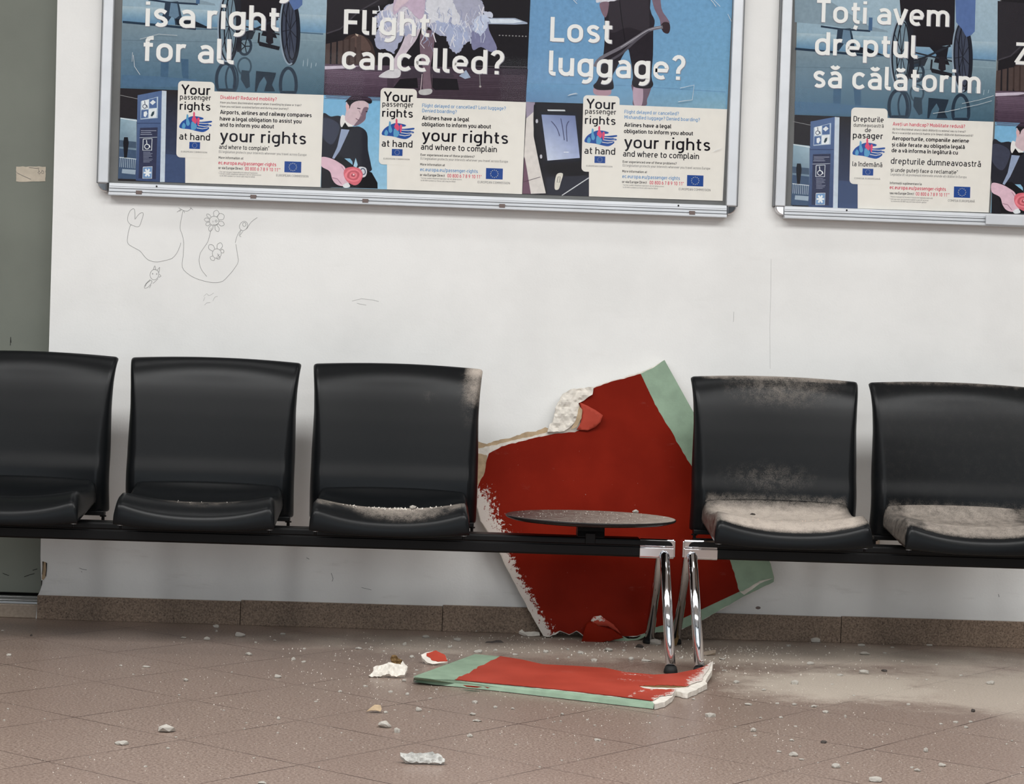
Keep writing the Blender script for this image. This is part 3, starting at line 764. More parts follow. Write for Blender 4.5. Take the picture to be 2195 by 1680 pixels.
# a plain monoline grotesque drawn as strokes: cap height 1, x-height .72
def _arc(cx, cy, rx, ry, a0, a1, n=7):
    return [(cx+rx*math.cos(math.radians(a0+(a1-a0)*k/n)), cy+ry*math.sin(math.radians(a0+(a1-a0)*k/n))) for k in range(n+1)]
def _O(x0, y0, x1, y1, r, ry=None):
    ry = ry or r
    p = _arc(x1-r, y1-ry, r, ry, 0, 90)+_arc(x0+r, y1-ry, r, ry, 90, 180)+_arc(x0+r, y0+ry, r, ry, 180, 270)+_arc(x1-r, y0+ry, r, ry, 270, 360)
    return p+[p[0]]
def make_font():
    B, XT, CT, D = .065, .655, .935, -.215
    bowl = _O(.12, B, .56, XT, .21); arch = [(.12, .43)]+_arc(.34, .445, .22, .21, 180, 0)+[(.56, 0)]
    sx = [(.49, .575)]+_arc(.31, .52, .17, .135, 50, 180, 8)[1:]+[(.155, .47), (.22, .395), (.40, .335), (.475, .26)]+_arc(.31, .20, .18, .135, 0, -145, 8)
    a_ = [[(.16, .60)]+_arc(.33, .455, .21, .20, 110, 0)+[(.54, 0)], [(.54, .395), (.31, .395)]+_arc(.295, .23, .175, .165, 90, 270)+[(.42, .075), (.54, .13)]]
    t_ = [[(.20, .92), (.20, .19)]+_arc(.33, .195, .13, .13, 180, 270)+[(.40, .065)], [(.06, .655), (.40, .655)]]
    breve = _arc(.33, .99, .14, .13, 195, 345); comma = [(.33, -.09), (.27, -.25)]
    g = {
     'a': (.66, a_), 'b': (.67, [[(.12, 0), (.12, 1)], bowl]), 'c': (.60, [[(.52, .565)]+_arc(.33, .445, .21, .21, 50, 180)+_arc(.33, .275, .21, .21, 180, 310)+[(.52, .155)]]),
     'd': (.68, [[(.56, 0), (.56, 1)], bowl]), 'e': (.66, [[(.12, .355), (.55, .355), (.55, .445)]+_arc(.335, .445, .215, .21, 0, 180)+_arc(.335, .275, .215, .21, 180, 305)]),
     'f': (.45, [[(.20, 0), (.20, .80)]+_arc(.34, .795, .14, .14, 180, 90)+[(.42, .935)], [(.06, .655), (.40, .655)]]),
     'g': (.68, [bowl, [(.56, .72), (.56, -.02)]+_arc(.35, -.01, .21, .205, 0, -120)]), 'h': (.67, [[(.12, 0), (.12, 1)], arch]),
     'i': (.23, [[(.115, 0), (.115, .72)], [(.115, .87), (.115, 1.0)]]), 'j': (.25, [[(.13, .72), (.13, -.08)]+_arc(.0, -.09, .13, .125, 0, -90), [(.13, .87), (.13, 1.0)]]),
     'k': (.60, [[(.12, 0), (.12, 1)], [(.14, .32), (.50, .72)], [(.25, .42), (.54, 0)]]), 'l': (.32, [[(.115, 1), (.115, .17)]+_arc(.23, .18, .115, .115, 180, 270)+[(.30, .065)]]),
     'm': (1.0, [[(.12, 0), (.12, .72)], [(.12, .45)]+_arc(.31, .465, .19, .19, 180, 0)+[(.50, 0)], [(.50, .45)]+_arc(.69, .465, .19, .19, 180, 0)+[(.88, 0)]]),
     'n': (.67, [[(.12, 0), (.12, .72)], arch]), 'o': (.68, [_O(.115, B, .565, XT, .215)]), 'p': (.67, [[(.12, .72), (.12, -.28)], bowl]), 'q': (.68, [[(.56, .72), (.56, -.28)], bowl]),
     'r': (.46, [[(.12, 0), (.12, .72)], [(.12, .43)]+_arc(.31, .465, .19, .19, 180, 65)]), 's': (.58, [sx]), 't': (.45, t_),
     'u': (.67, [[(.55, 0), (.55, .72)], [(.115, .72), (.115, .275)]+_arc(.33, .275, .215, .21, 180, 360)]),
     'v': (.58, [[(.06, .72), (.29, .02)], [(.52, .72), (.29, .02)]]), 'w': (.90, [[(.06, .72), (.25, .02)], [(.45, .70), (.25, .02)], [(.45, .70), (.65, .02)], [(.84, .72), (.65, .02)]]),
     'x': (.58, [[(.07, .72), (.51, 0)], [(.51, .72), (.07, 0)]]), 'y': (.58, [[(.06, .72), (.30, .03)], [(.52, .72), (.27, -.07), (.20, -.19), (.09, -.215)]]),
     'z': (.56, [[(.07, .655), (.49, .655)], [(.48, .65), (.08, .07)], [(.07, .065), (.50, .065)]]),
     'A': (.74, [[(.05, 0), (.37, 1)], [(.69, 0), (.37, 1)], [(.16, .27), (.58, .27)]]), 'B': (.74, [[(.13, 0), (.13, 1)], [(.13, .935), (.40, .935)]+_arc(.40, .735, .19, .2, 90, -90)+[(.13, .535)], [(.40, .535)]+_arc(.42, .30, .21, .235, 90, -90)+[(.13, .065)]]),
     'C': (.74, [[(.64, .76)]+_arc(.385, .665, .27, .27, 30, 180)+_arc(.385, .335, .27, .27, 180, 330)]), 'D': (.77, [[(.13, 0), (.13, 1)], [(.13, .935), (.38, .935)]+_arc(.38, .665, .27, .27, 90, 0)+_arc(.38, .335, .27, .27, 0, -90)+[(.13, .065)]]),
     'E': (.66, [[(.13, 0), (.13, 1)], [(.13, .935), (.60, .935)], [(.13, .51), (.53, .51)], [(.13, .065), (.60, .065)]]), 'F': (.63, [[(.13, 0), (.13, 1)], [(.13, .935), (.60, .935)], [(.13, .48), (.53, .48)]]),
     'H': (.80, [[(.13, 0), (.13, 1)], [(.67, 0), (.67, 1)], [(.13, .51), (.67, .51)]]), 'I': (.27, [[(.135, 0), (.135, 1)]]), 'L': (.62, [[(.13, 1), (.13, .065), (.13, 0)], [(.13, .065), (.59, .065)]]),
     'M': (.92, [[(.13, 0), (.13, 1)], [(.79, 0), (.79, 1)], [(.13, .97), (.46, .32)], [(.79, .97), (.46, .32)]]), 'N': (.82, [[(.13, 0), (.13, 1)], [(.69, 0), (.69, 1)], [(.13, .97), (.69, .03)]]),
     'O': (.78, [_O(.12, B, .66, CT, .27)]), 'P': (.70, [[(.13, 0), (.13, 1)], [(.13, .935), (.40, .935)]+_arc(.40, .685, .22, .25, 90, -90)+[(.13, .435)]]),
     'R': (.74, [[(.13, 0), (.13, 1)], [(.13, .935), (.41, .935)]+_arc(.41, .695, .21, .24, 90, -90)+[(.13, .455)], [(.40, .45), (.64, 0)]]),
     'S': (.70, [[(.60, .83)]+_arc(.36, .71, .235, .225, 45, 180)+_arc(.36, .71, .235, .21, 180, 260)[1:]+[(.44, .47)]+_arc(.37, .28, .23, .215, 70, -140)]),
     'T': (.62, [[(.31, 0), (.31, 1)], [(.03, .935), (.59, .935)]]), 'U': (.78, [[(.12, 1), (.12, .33)]+_arc(.39, .335, .27, .27, 180, 360)+[(.66, 1)]]),
     'Y': (.68, [[(.04, 1), (.34, .44)], [(.64, 1), (.34, .44)], [(.34, .46), (.34, 0)]]), 'Z': (.64, [[(.07, .935), (.57, .935)], [(.56, .93), (.08, .07)], [(.07, .065), (.58, .065)]]),
     '0': (.66, [_O(.12, B, .54, CT, .21)]), '1': (.66, [[(.40, 0), (.40, 1)], [(.40, .96), (.18, .76)]]), '2': (.66, [[(.13, .78)]+_arc(.33, .72, .205, .215, 160, -10)+[(.50, .58), (.12, .08)], [(.10, .065), (.56, .065)]]),
     '6': (.66, [_O(.12, B, .54, .60, .21), [(.12, .34), (.18, .55), (.40, 1)]]), '7': (.66, [[(.09, .935), (.55, .935)], [(.54, .93), (.25, 0)]]), '8': (.66, [_O(.12, B, .54, .53, .205), _O(.14, .53, .52, CT, .19)]),
     '9': (.66, [_O(.12, .40, .54, CT, .21), [(.54, .66), (.48, .45), (.26, 0)]]),
     '?': (.58, [[(.11, .78)]+_arc(.29, .725, .18, .21, 150, -20)+[(.44, .60), (.32, .46), (.28, .36), (.28, .25)], [(.28, 0), (.28, .14)]]),
     '.': (.24, [[(.12, 0), (.12, .14)]]), ',': (.24, [[(.13, .13), (.13, .0), (.08, -.13)]]), '/': (.46, [[(.05, -.1), (.41, 1)]]), '-': (.44, [[(.07, .36), (.37, .36)]]),
     '*': (.34, [[(.17, .72), (.17, .98)], [(.06, .79), (.28, .91)], [(.28, .79), (.06, .91)]]), ' ': (.26, []),
    }
    g['ă'] = (.66, a_+[breve]); g['â'] = (.66, a_+[[(.20, .80), (.33, .95)], [(.46, .80), (.33, .95)]])
    g['Ă'] = (.74, g['A'][1]+[[(x+.04, y+.27) for x, y in breve]])
    g['î'] = (.30, [[(.15, 0), (.15, .72)], [(.04, .80), (.15, .95)], [(.26, .80), (.15, .95)]])
    g['ș'] = (.58, [sx, [(.32, -.09), (.27, -.25)]]); g['ț'] = (.45, t_+[[(.27, -.10), (.21, -.26)]])
    return g
FONT = make_font()
_cache = {}
def glyphs(s, w):
    """stroke outlines of a line of text as (verts, faces); w is the stroke width over cap height"""
    if (s, w) in _cache: return _cache[(s, w)]
    vs, fs, x, sk_ = [], [], 0.0, 0
    for ch in s:
        adv, strokes = FONT[ch]
        for st_ in strokes:
            n = len(st_); base = len(vs); sk_ = (sk_+1) % 5; closed = st_[0] == st_[-1]
            for i, p in enumerate(st_):
                a = st_[i-1] if i else (st_[-2] if closed else st_[0])
                d = st_[i+1] if i < n-1 else (st_[1] if closed else st_[-1])
                dx, dy = d[0]-a[0], d[1]-a[1]; l = math.hypot(dx, dy) or 1
                vs.append((x+p[0]-dy/l*w/2, p[1]+dx/l*w/2, sk_)); vs.append((x+p[0]+dy/l*w/2, p[1]-dx/l*w/2, sk_))
            for i in range(n-1): fs.append((base+2*i, base+2*i+1, base+2*i+3, base+2*i+2))
        x += adv+.04
    _cache[(s, w)] = (vs, fs)
    return vs, fs
CAP = 1.0
def text(b, s, x0, y0, x1, cap, mi, y, org, bold=0.0, slope=None, y1=None):
    """a printed line from pixel (x0, y0) to x1 on the baseline; cap = capital height in pixels"""
    vs, fs = glyphs(s, .125+bold*2.3)
    if not vs: return
    if y1 is None: y1 = y0+(x1-x0)*(0.0365 if slope is None else slope)
    a, d = px(x0, y0, 'y', y), px(x1, y1, 'y', y)
    e = d-a; L = e.length; e.normalize(); up = Vector((-e.z, 0, e.x))
    w0 = min(v[0] for v in vs); w1 = max(v[0] for v in vs)
    hpx = (px(x0, y0-cap, 'y', y)-a).length
    sx = L/(w1-w0); sy = hpx/CAP
    b.add([a+e*((v[0]-w0)*sx)+up*(v[1]*sy)-org+Vector((0, -2e-5*v[2], 0)) for v in vs], fs, mi)

def poly(b, pts, col, y, org, cols=None):
    q = [px(x, yy, 'y', y)-org for x, yy in pts]
    b.add(q, [tuple(range(len(q)))], 0, [lin(c) for c in cols] if cols else [lin(col)]*len(q))
def smoothp(pts, k=4, closed=True):
    out = []; n = len(pts)
    for i in range(n if closed else n-1):
        if closed: p0, p1, p2, p3 = pts[i-1], pts[i], pts[(i+1) % n], pts[(i+2) % n]
        else: p0, p1, p2, p3 = pts[max(0, i-1)], pts[i], pts[i+1], pts[min(n-1, i+2)]
        for j in range(k):
            t = j/k
            out.append(tuple(.5*((2*p1[c])+(-p0[c]+p2[c])*t+(2*p0[c]-5*p1[c]+4*p2[c]-p3[c])*t*t+(-p0[c]+3*p1[c]-3*p2[c]+p3[c])*t**3) for c in (0, 1)))
    if not closed: out.append(pts[-1])
    return out
def stroke(b, pts, w, col, y, org):
    """a printed line of pixel width w"""
    L, R = [], []; ws = w if isinstance(w, (list, tuple)) else [w]*len(pts)
    for i, p in enumerate(pts):
        a, d = pts[max(0, i-1)], pts[min(len(pts)-1, i+1)]
        dx, dy = d[0]-a[0], d[1]-a[1]; l = math.hypot(dx, dy) or 1
        L.append((p[0]-dy/l*ws[i]/2, p[1]+dx/l*ws[i]/2)); R.append((p[0]+dy/l*ws[i]/2, p[1]-dx/l*ws[i]/2))
    q = [px(x, yy, 'y', y)-org for x, yy in L+R]; n = len(pts)
    b.add(q, [(i, i+1, n+i+1, n+i) for i in range(n-1)], 0, [lin(col)]*len(q))
def ell(cx, cy, rx, ry, rot=0, n=40, a0=0, a1=2*math.pi):
    c_, s_ = math.cos(rot), math.sin(rot); out = []
    for k in range(n+1):
        a = a0+(a1-a0)*k/n; u, v = rx*math.cos(a), ry*math.sin(a)
        out.append((cx+u*c_-v*s_, cy+u*s_+v*c_))
    return out
def gradq(b, c4, cols4, y, org, nx=1, ny=1):
    vs, cc, fs = [], [], []
    for j in range(ny+1):
        for i in range(nx+1):
            u, v = i/nx, j/ny
            P = [((c4[0][k]*(1-u)+c4[1][k]*u)*(1-v)+(c4[3][k]*(1-u)+c4[2][k]*u)*v) for k in (0, 1)]
            cl = [((cols4[0][k]*(1-u)+cols4[1][k]*u)*(1-v)+(cols4[3][k]*(1-u)+cols4[2][k]*u)*v) for k in (0, 1, 2)]
            vs.append(px(P[0], P[1], 'y', y)-org); cc.append(lin(cl))
    for j in range(ny):
        for i in range(nx): fs.append((j*(nx+1)+i, j*(nx+1)+i+1, (j+1)*(nx+1)+i+1, (j+1)*(nx+1)+i))
    b.add(vs, fs, 0, cc)
class Lay:
    """stacks printed shapes a hair apart"""
    def __init__(s, y): s.y = y
    def __call__(s): s.y -= 6e-6; return s.y
def sh(pts, dx, dy): return [(x+dx, y+dy) for x, y in pts]

# --- the picture of the wheelchair on a shiny concourse (offset dx, dy places the second print)
def pic_wheelchair(b, L, o, quad, dx, dy):
    S = lambda pts: sh(pts, dx, dy)
    (xl0, yt), (xr0, _), (xr1, yb1), (xl1, yb0) = quad
    hy = 47+dy; hy2 = 71+dy                      # line where the far wall meets the floor
    XA = lambda y: xl0+(xl1-xl0)*(y-yt)/(yb0-yt)
    XB = lambda y: xr0+(xr1-xr0)*(y-yt)/(yb1-yt)
    gradq(b, [(xl0, yt), (xr0, yt), (XB(hy2), hy2), (XA(hy), hy)], [(176, 192, 200), (178, 196, 204), (140, 170, 188), (130, 162, 180)], L(), o, 6, 6)
    gradq(b, [(XA(hy-34), hy-34), (XB(hy2-38), hy2-38), (XB(hy2), hy2), (XA(hy), hy)], [(158, 182, 192), (160, 184, 196), (86, 138, 176), (74, 126, 162)], L(), o, 8, 4)
    gradq(b, [(XA(hy), hy), (XB(hy2), hy2), (xr1, yb1), (xl1, yb0)], [(116, 138, 150), (128, 154, 166), (52, 90, 110), (60, 102, 132)], L(), o, 6, 8)
    stroke(b, S([(263, 47), (330, 53), (420, 62)]), 5, (26, 50, 72), L(), o)
    stroke(b, S([(420, 62), (560, 64), (693, 73)]), 2.5, (60, 96, 122), L(), o)
    # aircraft wing and pylon behind
    poly(b, S([(262, -60), (330, -60), (420, -2), (460, 8), (462, 12), (410, 8), (330, -4), (262, -10)]), (122, 146, 160), L(), o)
    stroke(b, S([(318, -1), (360, 5), (424, 9)]), 4, (28, 48, 70), L(), o)
    poly(b, S([(354, 4), (382, 3), (386, 18), (392, 50), (376, 54), (372, 30), (356, 52), (344, 46), (352, 22)]), (34, 54, 74), L(), o)
    poly(b, S([(366, 6), (380, 8), (384, 34), (376, 40), (362, 34)]), (88, 122, 148), L(), o)
    poly(b, S([(376, 40), (420, 46), (455, 62), (380, 54)]), (20, 30, 44), L(), o)
    stroke(b, S([(425, -20), (424, 8)]), 8, (50, 92, 134), L(), o)
    for q, c in (((263, 86, 560, 92), (88, 114, 130)), ((263, 128, 470, 138), (82, 112, 132)), ((620, 84, 692, 88), (132, 158, 170))):
        stroke(b, S([(q[0], q[1]), (q[2], q[3])]), 1.2, c, L(), o)
    # reflections on the floor
    poly(b, S([(345, 128), (362, 128), (360, 172), (352, 190), (344, 172)]), (52, 92, 124), L(), o)
    poly(b, S([(388, 126), (404, 127), (404, 170), (396, 178), (390, 160)]), (50, 90, 122), L(), o)
    poly(b, S([(262, 160), (340, 164), (420, 170), (440, 186), (262, 186)]), (62, 104, 138), L(), o)
    for (cx, cy, rx, ry, w, c) in ((484, 172, 20, 36, 7, (32, 50, 68)), (497, 170, 13, 30, 4, (40, 62, 80)), (524, 142, 14, 18, 4, (52, 76, 92)), (618, 182, 17, 36, 7, (30, 48, 66))):
        stroke(b, S([p for p in ell(cx, cy, rx, ry) if p[1]+dy < yb0+(p[0]+dx-xl1)*.034-1]), w, c, L(), o)
    poly(b, S([(549, 152), (592, 156), (590, 164), (583, 182), (590, 196), (566, 196), (572, 176), (566, 164), (556, 178), (550, 196), (546, 196)]), (30, 46, 62), L(), o)
    poly(b, S([(518, 150), (534, 152), (536, 186), (528, 190), (516, 170)]), (38, 58, 74), L(), o)
    # chair frame, seat sling, footrests
    poly(b, S([(486, -70), (606, -70), (604, 26), (600, 38), (560, 44), (520, 42), (500, 30), (492, 4)]), (32, 28, 34), L(), o)
    poly(b, S([(548, 40), (592, 42), (588, 66), (594, 82), (560, 76), (566, 60)]), (28, 26, 34), L(), o)
    stroke(b, S([(505, 76), (540, 66), (570, 52), (596, 40)]), 4.5, (36, 40, 50), L(), o)
    stroke(b, S([(506, 52), (540, 60), (600, 74)]), 3.5, (40, 44, 54), L(), o)
    poly(b, S([(552, 88), (560, 90), (600, 100), (598, 108), (556, 98)]), (30, 30, 38), L(), o)
    stroke(b, S([(556, 70), (554, 92)]), 4, (34, 34, 42), L(), o)
    poly(b, S([(572, 64), (584, 64), (586, 92), (578, 96), (570, 90)]), (36, 32, 40), L(), o)
    poly(b, S([(498, 84), (508, 78), (534, 70), (548, 66), (540, 84), (522, 86)]), (44, 50, 60), L(), o)
    # small castor
    stroke(b, S(ell(525, 99, 13, 18, .1)), 5.5, (40, 56, 72), L(), o)
    for a in range(5): stroke(b, S([(525, 99), (525+11*math.cos(a*1.257), 99+15*math.sin(a*1.257))]), 2.2, (30, 34, 44), L(), o)
    stroke(b, S([(530, 84), (532, 66)]), 4.5, (36, 40, 50), L(), o)
    # large wheels
    for (cx, cy, rx, ry, rot) in ((491, 56, 21, 76, .03), (622, 64, 19, 74, -.02)):
        poly(b, S(ell(cx, cy, rx, ry, rot)[:-1]), (104, 130, 146) if cx < 550 else (58, 66, 86), L(), o)
        for k in range(9):
            a = k*2*math.pi/9+.3
            stroke(b, S([(cx, cy), (cx+rx*.9*math.cos(a), cy+ry*.9*math.sin(a))]), 1.7, (34, 36, 48), L(), o)
        stroke(b, S(ell(cx, cy, rx, ry, rot)), 5.5, (30, 34, 46), L(), o)
        stroke(b, S(ell(cx-2.5, cy, rx, ry, rot, 24, 1.3, 4.4)), 3.2, (134, 154, 172), L(), o)
        stroke(b, S(ell(cx+3, cy, rx*.62, ry*.86, rot)), 2.6, (24, 24, 34), L(), o)
    poly(b, S([(505, 0), (516, 0), (518, 110), (508, 112)]), (34, 36, 46), L(), o)
    # tunic of the seated passenger, sleeve hanging over the wheel
    poly(b, S([(606, -70), (650, -70), (648, 10), (640, 18), (630, 22), (620, 4), (608, -10)]), (62, 98, 158), L(), o)
    for x0 in (651, 660, 668, 678):
        stroke(b, S([(x0, 126+(x0 % 5)*3), (x0-1.5, 142+(x0 % 3)*2)]), .9, (176, 196, 206), L(), o)

def pic_kiosk(b, L, o, quad, dx, dy):
    S = lambda pts: sh(pts, dx, dy)
    (xl0, yt0), (xr0, yt1), (xr1, yb1), (xl1, yb0) = quad
    poly(b, quad, (42, 38, 42), L(), o)
    poly(b, S([(258, 252), (293, 256), (292, 384), (253, 383)]), (120, 158, 180), L(), o, [(132, 164, 180), (150, 178, 192), (50, 74, 104), (44, 66, 98)])
    stroke(b, S([(258, 253), (294, 259)]), 2, (206, 218, 222), L(), o); stroke(b, S([(258, 204), (296, 212)]), 1, (150, 150, 150), L(), o)
    poly(b, S([(256, 300), (292, 304), (292, 318), (256, 314)]), (62, 84, 108), L(), o)
    poly(b, S([(256, 318), (292, 322), (291, 384), (253, 382)]), (54, 80, 112), L(), o)
    stroke(b, S([(256, 337), (292, 341)]), 1.6, (196, 208, 214), L(), o)
    for k in range(9): stroke(b, S([(258+k*4, 338+k*.4), (257+k*4, 358+k*.4)]), 1.1, (170, 188, 200), L(), o)
    poly(b, S([(262, 362), (291, 364), (290, 374), (261, 371)]), (150, 170, 186), L(), o)
    poly(b, S([(266, 294), (274, 294), (276, 306), (272, 338), (266, 338), (264, 306)]), (26, 26, 34), L(), o)
    poly(b, S([(353, 200), (398, 204), (398, 392), (345, 389)]), (46, 44, 50), L(), o, [(40, 38, 44), (44, 42, 48), (48, 66, 104), (46, 64, 102)])
    poly(b, S([(355, 330), (398, 334), (398, 392), (351, 390)]), (50, 72, 114), L(), o)
    # blue information pillar with its pale side
    poly(b, S([(295, 204), (347, 194), (343, 390), (291, 387)]), (62, 92, 142), L(), o, [(70, 100, 148), (66, 98, 148), (44, 66, 110), (46, 68, 112)])
    poly(b, S([(347, 194), (357, 195), (353, 390), (343, 390)]), (190, 204, 216), L(), o)
    poly(b, S([(302, 217), (339, 207), (338, 253), (301, 256)]), (170, 190, 208), L(), o)
    for c4, c in (([(304, 216), (319, 213), (318, 233), (304, 234)], (222, 228, 230)), ([(320, 213), (336, 209), (336, 231), (320, 232)], (60, 96, 150)),
                  ([(303, 236), (318, 235), (317, 252), (302, 254)], (60, 96, 150)), ([(319, 234), (336, 232), (335, 252), (319, 253)], (222, 228, 230))):
        poly(b, S(c4), c, L(), o)
    poly(b, S([(321, 220), (328, 214), (334, 219), (327, 225)]), (222, 228, 230), L(), o)
    stroke(b, S(ell(310, 228, 4, 4)), 1.4, (46, 60, 90), L(), o); stroke(b, S([(310, 216), (311, 224), (315, 226), (316, 231)]), 1.5, (46, 60, 90), L(), o)
    poly(b, S([(323, 248), (326, 240), (331, 238), (330, 245), (326, 250)]), (46, 70, 80), L(), o)
    poly(b, S([(308, 240), (314, 238), (316, 244), (312, 251), (308, 249)]), (222, 228, 230), L(), o)
    stroke(b, S([(293, 264), (344, 264)]), 1.4, (34, 54, 96), L(), o)
    poly(b, S([(300, 274), (338, 273), (334, 384), (297, 382)]), (46, 52, 82), L(), o)
    for k, (a, d) in enumerate(((302, 335), (302, 324), (301, 326))): stroke(b, S([(a, 280+k*4), (d, 280+k*4)]), 1.3, (150, 156, 176), L(), o)
    stroke(b, S([(299, 295), (337, 294)]), 1, (180, 190, 204), L(), o)
    for cy in (310, 370):
        stroke(b, S([(307, cy-12), (326, cy-13), (325, cy+12), (306, cy+12), (307, cy-12)]), 1.6, (210, 218, 224), L(), o)
    stroke(b, S(ell(315, 314, 5, 5)), 1.5, (226, 232, 234), L(), o); stroke(b, S([(314, 300), (315, 309), (320, 311), (322, 316)]), 1.7, (226, 232, 234), L(), o)
    for k in range(8): stroke(b, S([(307, 326+k*3), (307+(15, 20, 17, 19, 12, 20, 18, 14)[k], 326+k*3)]), 1.0, (138, 146, 170), L(), o)
    poly(b, S([(307, 359), (326, 358), (325, 381), (306, 381)]), (92, 140, 190), L(), o)
    for a in (0, 1.05, 2.1): stroke(b, S([(316-8*math.cos(a), 370-9*math.sin(a)), (316+8*math.cos(a), 370+9*math.sin(a))]), 4, (226, 232, 234), L(), o)

OFF = [0.0, 0.0]
def c2b(x, y): return (680+x/4.6702+OFF[0], y/4.6702+OFF[1])
def pic_bench_night(b, L, o, quad):
    Z = lambda pts: [c2b(*p) for p in pts]
    poly(b, quad, (32, 29, 34), L(), o)
    poly(b, Z([(98, -260), (760, -200), (700, 40), (420, 90), (300, 260), (95, 330)]), (44, 40, 46), L(), o)
    stroke(b, Z([(95, 335), (230, 290), (420, 110), (620, 0)]), 3, (66, 62, 70), L(), o)
    poly(b, Z(smoothp([(280, 380), (400, 340), (540, 420), (590, 620), (560, 660), (290, 660), (230, 500)])), (62, 46, 42), L(), o)
    poly(b, Z(smoothp([(330, 400), (400, 345), (480, 380), (540, 500), (420, 500)])), (92, 70, 64), L(), o)
    poly(b, Z([(380, 335), (412, 345), (408, 366), (386, 352)]), (190, 170, 150), L(), o)
    for k in range(6):
        x = 84+k*62; poly(b, Z([(x, 440-k*14), (x+46, 432-k*14), (x+40, 640), (x-4, 640)]), (78, 62, 58), L(), o)
    gradq(b, Z([(76, 640), (2110, 690), (2085, 1014), (66, 946)]), [(94, 74, 92), (54, 44, 56), (46, 34, 44), (58, 44, 58)], L(), o, 8, 4)
    poly(b, Z([(76, 662), (330, 654), (420, 662), (300, 684), (76, 694)]), (196, 184, 200), L(), o)
    r = random.Random(9)
    for k in range(34):
        y = 700+k*8.6; g = r.randint(-8, 8)
        stroke(b, Z([(72+r.uniform(0, 30), y), (700, y+26)]), .9, (116+g-k, 92+g-k, 114+g-k), L(), o)
        stroke(b, Z([(760+r.uniform(0, 20), y+26), (2090, y+58)]), .8, (84+g, 66+g, 80+g), L(), o)
    # steel bench leg and seat in the dark
    poly(b, Z([(1700, 180), (1980, 180), (2104, 226), (2104, 240), (1980, 246), (1700, 240)]), (150, 164, 186), L(), o)
    poly(b, Z([(1720, 190), (1960, 190), (2060, 216), (1960, 232), (1740, 232)]), (208, 220, 232), L(), o)
    for k in range(9): poly(b, Z(ell(1825+k*33, 354+k*1.2, 8, 6)[:-1]), (150, 148, 148), L(), o)
    stroke(b, Z([(1540, 660), (2100, 672)]), 1.6, (90, 82, 90), L(), o)
    stroke(b, Z([(1625, 740), (1632, 860)]), 2, (120, 116, 120), L(), o); poly(b, Z(ell(1632, 866, 11, 10)[:-1]), (170, 164, 160), L(), o)
    poly(b, Z([(1140, 780), (1400, 790), (1420, 900), (1180, 900), (1130, 860)]), (30, 26, 32), L(), o)
    poly(b, Z([(850, 690), (1330, 700), (1380, 780), (840, 780)]), (64, 54, 66), L(), o)
    poly(b, Z([(830, 790), (1000, 780), (1010, 880), (760, 880)]), (28, 24, 30), L(), o)
    # second figure's pale skirt hem and foot on the right
    poly(b, Z(smoothp([(1560, 250), (1700, 160), (1720, 300), (1800, 480), (1740, 520), (1640, 470), (1560, 500), (1540, 380)])), (118, 120, 158), L(), o)
    poly(b, Z([(1420, 760), (1490, 700), (1536, 776), (1480, 790)]), (150, 170, 196), L(), o)
    # legs
    poly(b, Z(smoothp([(1040, 330), (1170, 320), (1160, 520), (1130, 700), (1140, 900), (1060, 900), (1060, 700), (1030, 520)])), (116, 92, 106), L(), o)
    poly(b, Z(smoothp([(860, 180), (1040, 200), (1000, 380), (900, 520), (830, 640), (800, 740), (740, 720), (740, 640), (830, 480), (880, 340)])), (196, 182, 194), L(), o)
    poly(b, Z(smoothp([(760, 690), (830, 700), (830, 760), (780, 782), (640, 776), (620, 758), (690, 710)])), (206, 204, 208), L(), o)
    poly(b, Z(smoothp([(1030, 900), (1140, 890), (1146, 930), (1100, 950), (1040, 948), (1016, 930)])), (184, 184, 184), L(), o)
    stroke(b, Z([(1050, 740), (1036, 900)]), 1.5, (200, 180, 186), L(), o); stroke(b, Z([(1150, 740), (1146, 890)]), 1.5, (90, 70, 80), L(), o)
    # upper part of the seated woman, bodice, shoulders, bent head and hair
    poly(b, Z(smoothp([(960, -60), (940, -300), (900, -480), (960, -600), (1160, -620), (1320, -560), (1360, -420), (1330, -200), (1400, -60)])), (188, 192, 210), L(), o)
    poly(b, Z(smoothp([(900, -480), (980, -640), (1100, -700), (1260, -650), (1350, -540), (1240, -560), (1100, -580), (960, -540)])), (200, 174, 184), L(), o)
    poly(b, Z(smoothp([(900, -520), (960, -500), (930, -260), (880, -60), (820, -60), (860, -280)])), (196, 170, 182), L(), o)
    poly(b, Z(smoothp([(1330, -540), (1390, -480), (1440, -260), (1480, -60), (1420, -60), (1370, -260)])), (170, 146, 164), L(), o)
    poly(b, Z(ell(1130, -850, 150, 190)[:-1]), (58, 42, 40), L(), o)
    poly(b, Z(smoothp([(1050, -700), (1030, -830), (1080, -910), (1180, -900), (1220, -810), (1190, -690), (1110, -650)])), (202, 176, 184), L(), o)
    # tulle dress: overlapping ragged frills
    def frill(pts, col, amp, seed, stp=14):
        poly(b, Z(jag(pts, amp, stp, seed)), col, L(), o)
    frill([(770, 30), (1080, -120), (1500, -120), (1660, 30), (1560, 280), (1530, 400), (1460, 470), (1390, 540), (1320, 480), (1290, 360), (1200, 340), (1100, 260), (1000, 300), (860, 370), (760, 540), (690, 500), (600, 480), (570, 390), (620, 240), (570, 170), (720, 40)], (158, 164, 192), 12, 41)
    frill([(780, 40), (1040, 10), (1060, 160), (1000, 250), (900, 250), (800, 330), (700, 400), (620, 360), (640, 260), (600, 160), (720, 50)], (198, 194, 206), 10, 42)
    frill([(1090, -40), (1330, -40), (1440, 150), (1420, 280), (1300, 290), (1190, 230), (1120, 220), (1090, 100)], (204, 206, 214), 8, 43)
    frill([(1180, 210), (1350, 240), (1470, 260), (1530, 380), (1400, 520), (1330, 440), (1290, 330), (1200, 300)], (156, 168, 200), 12, 44)
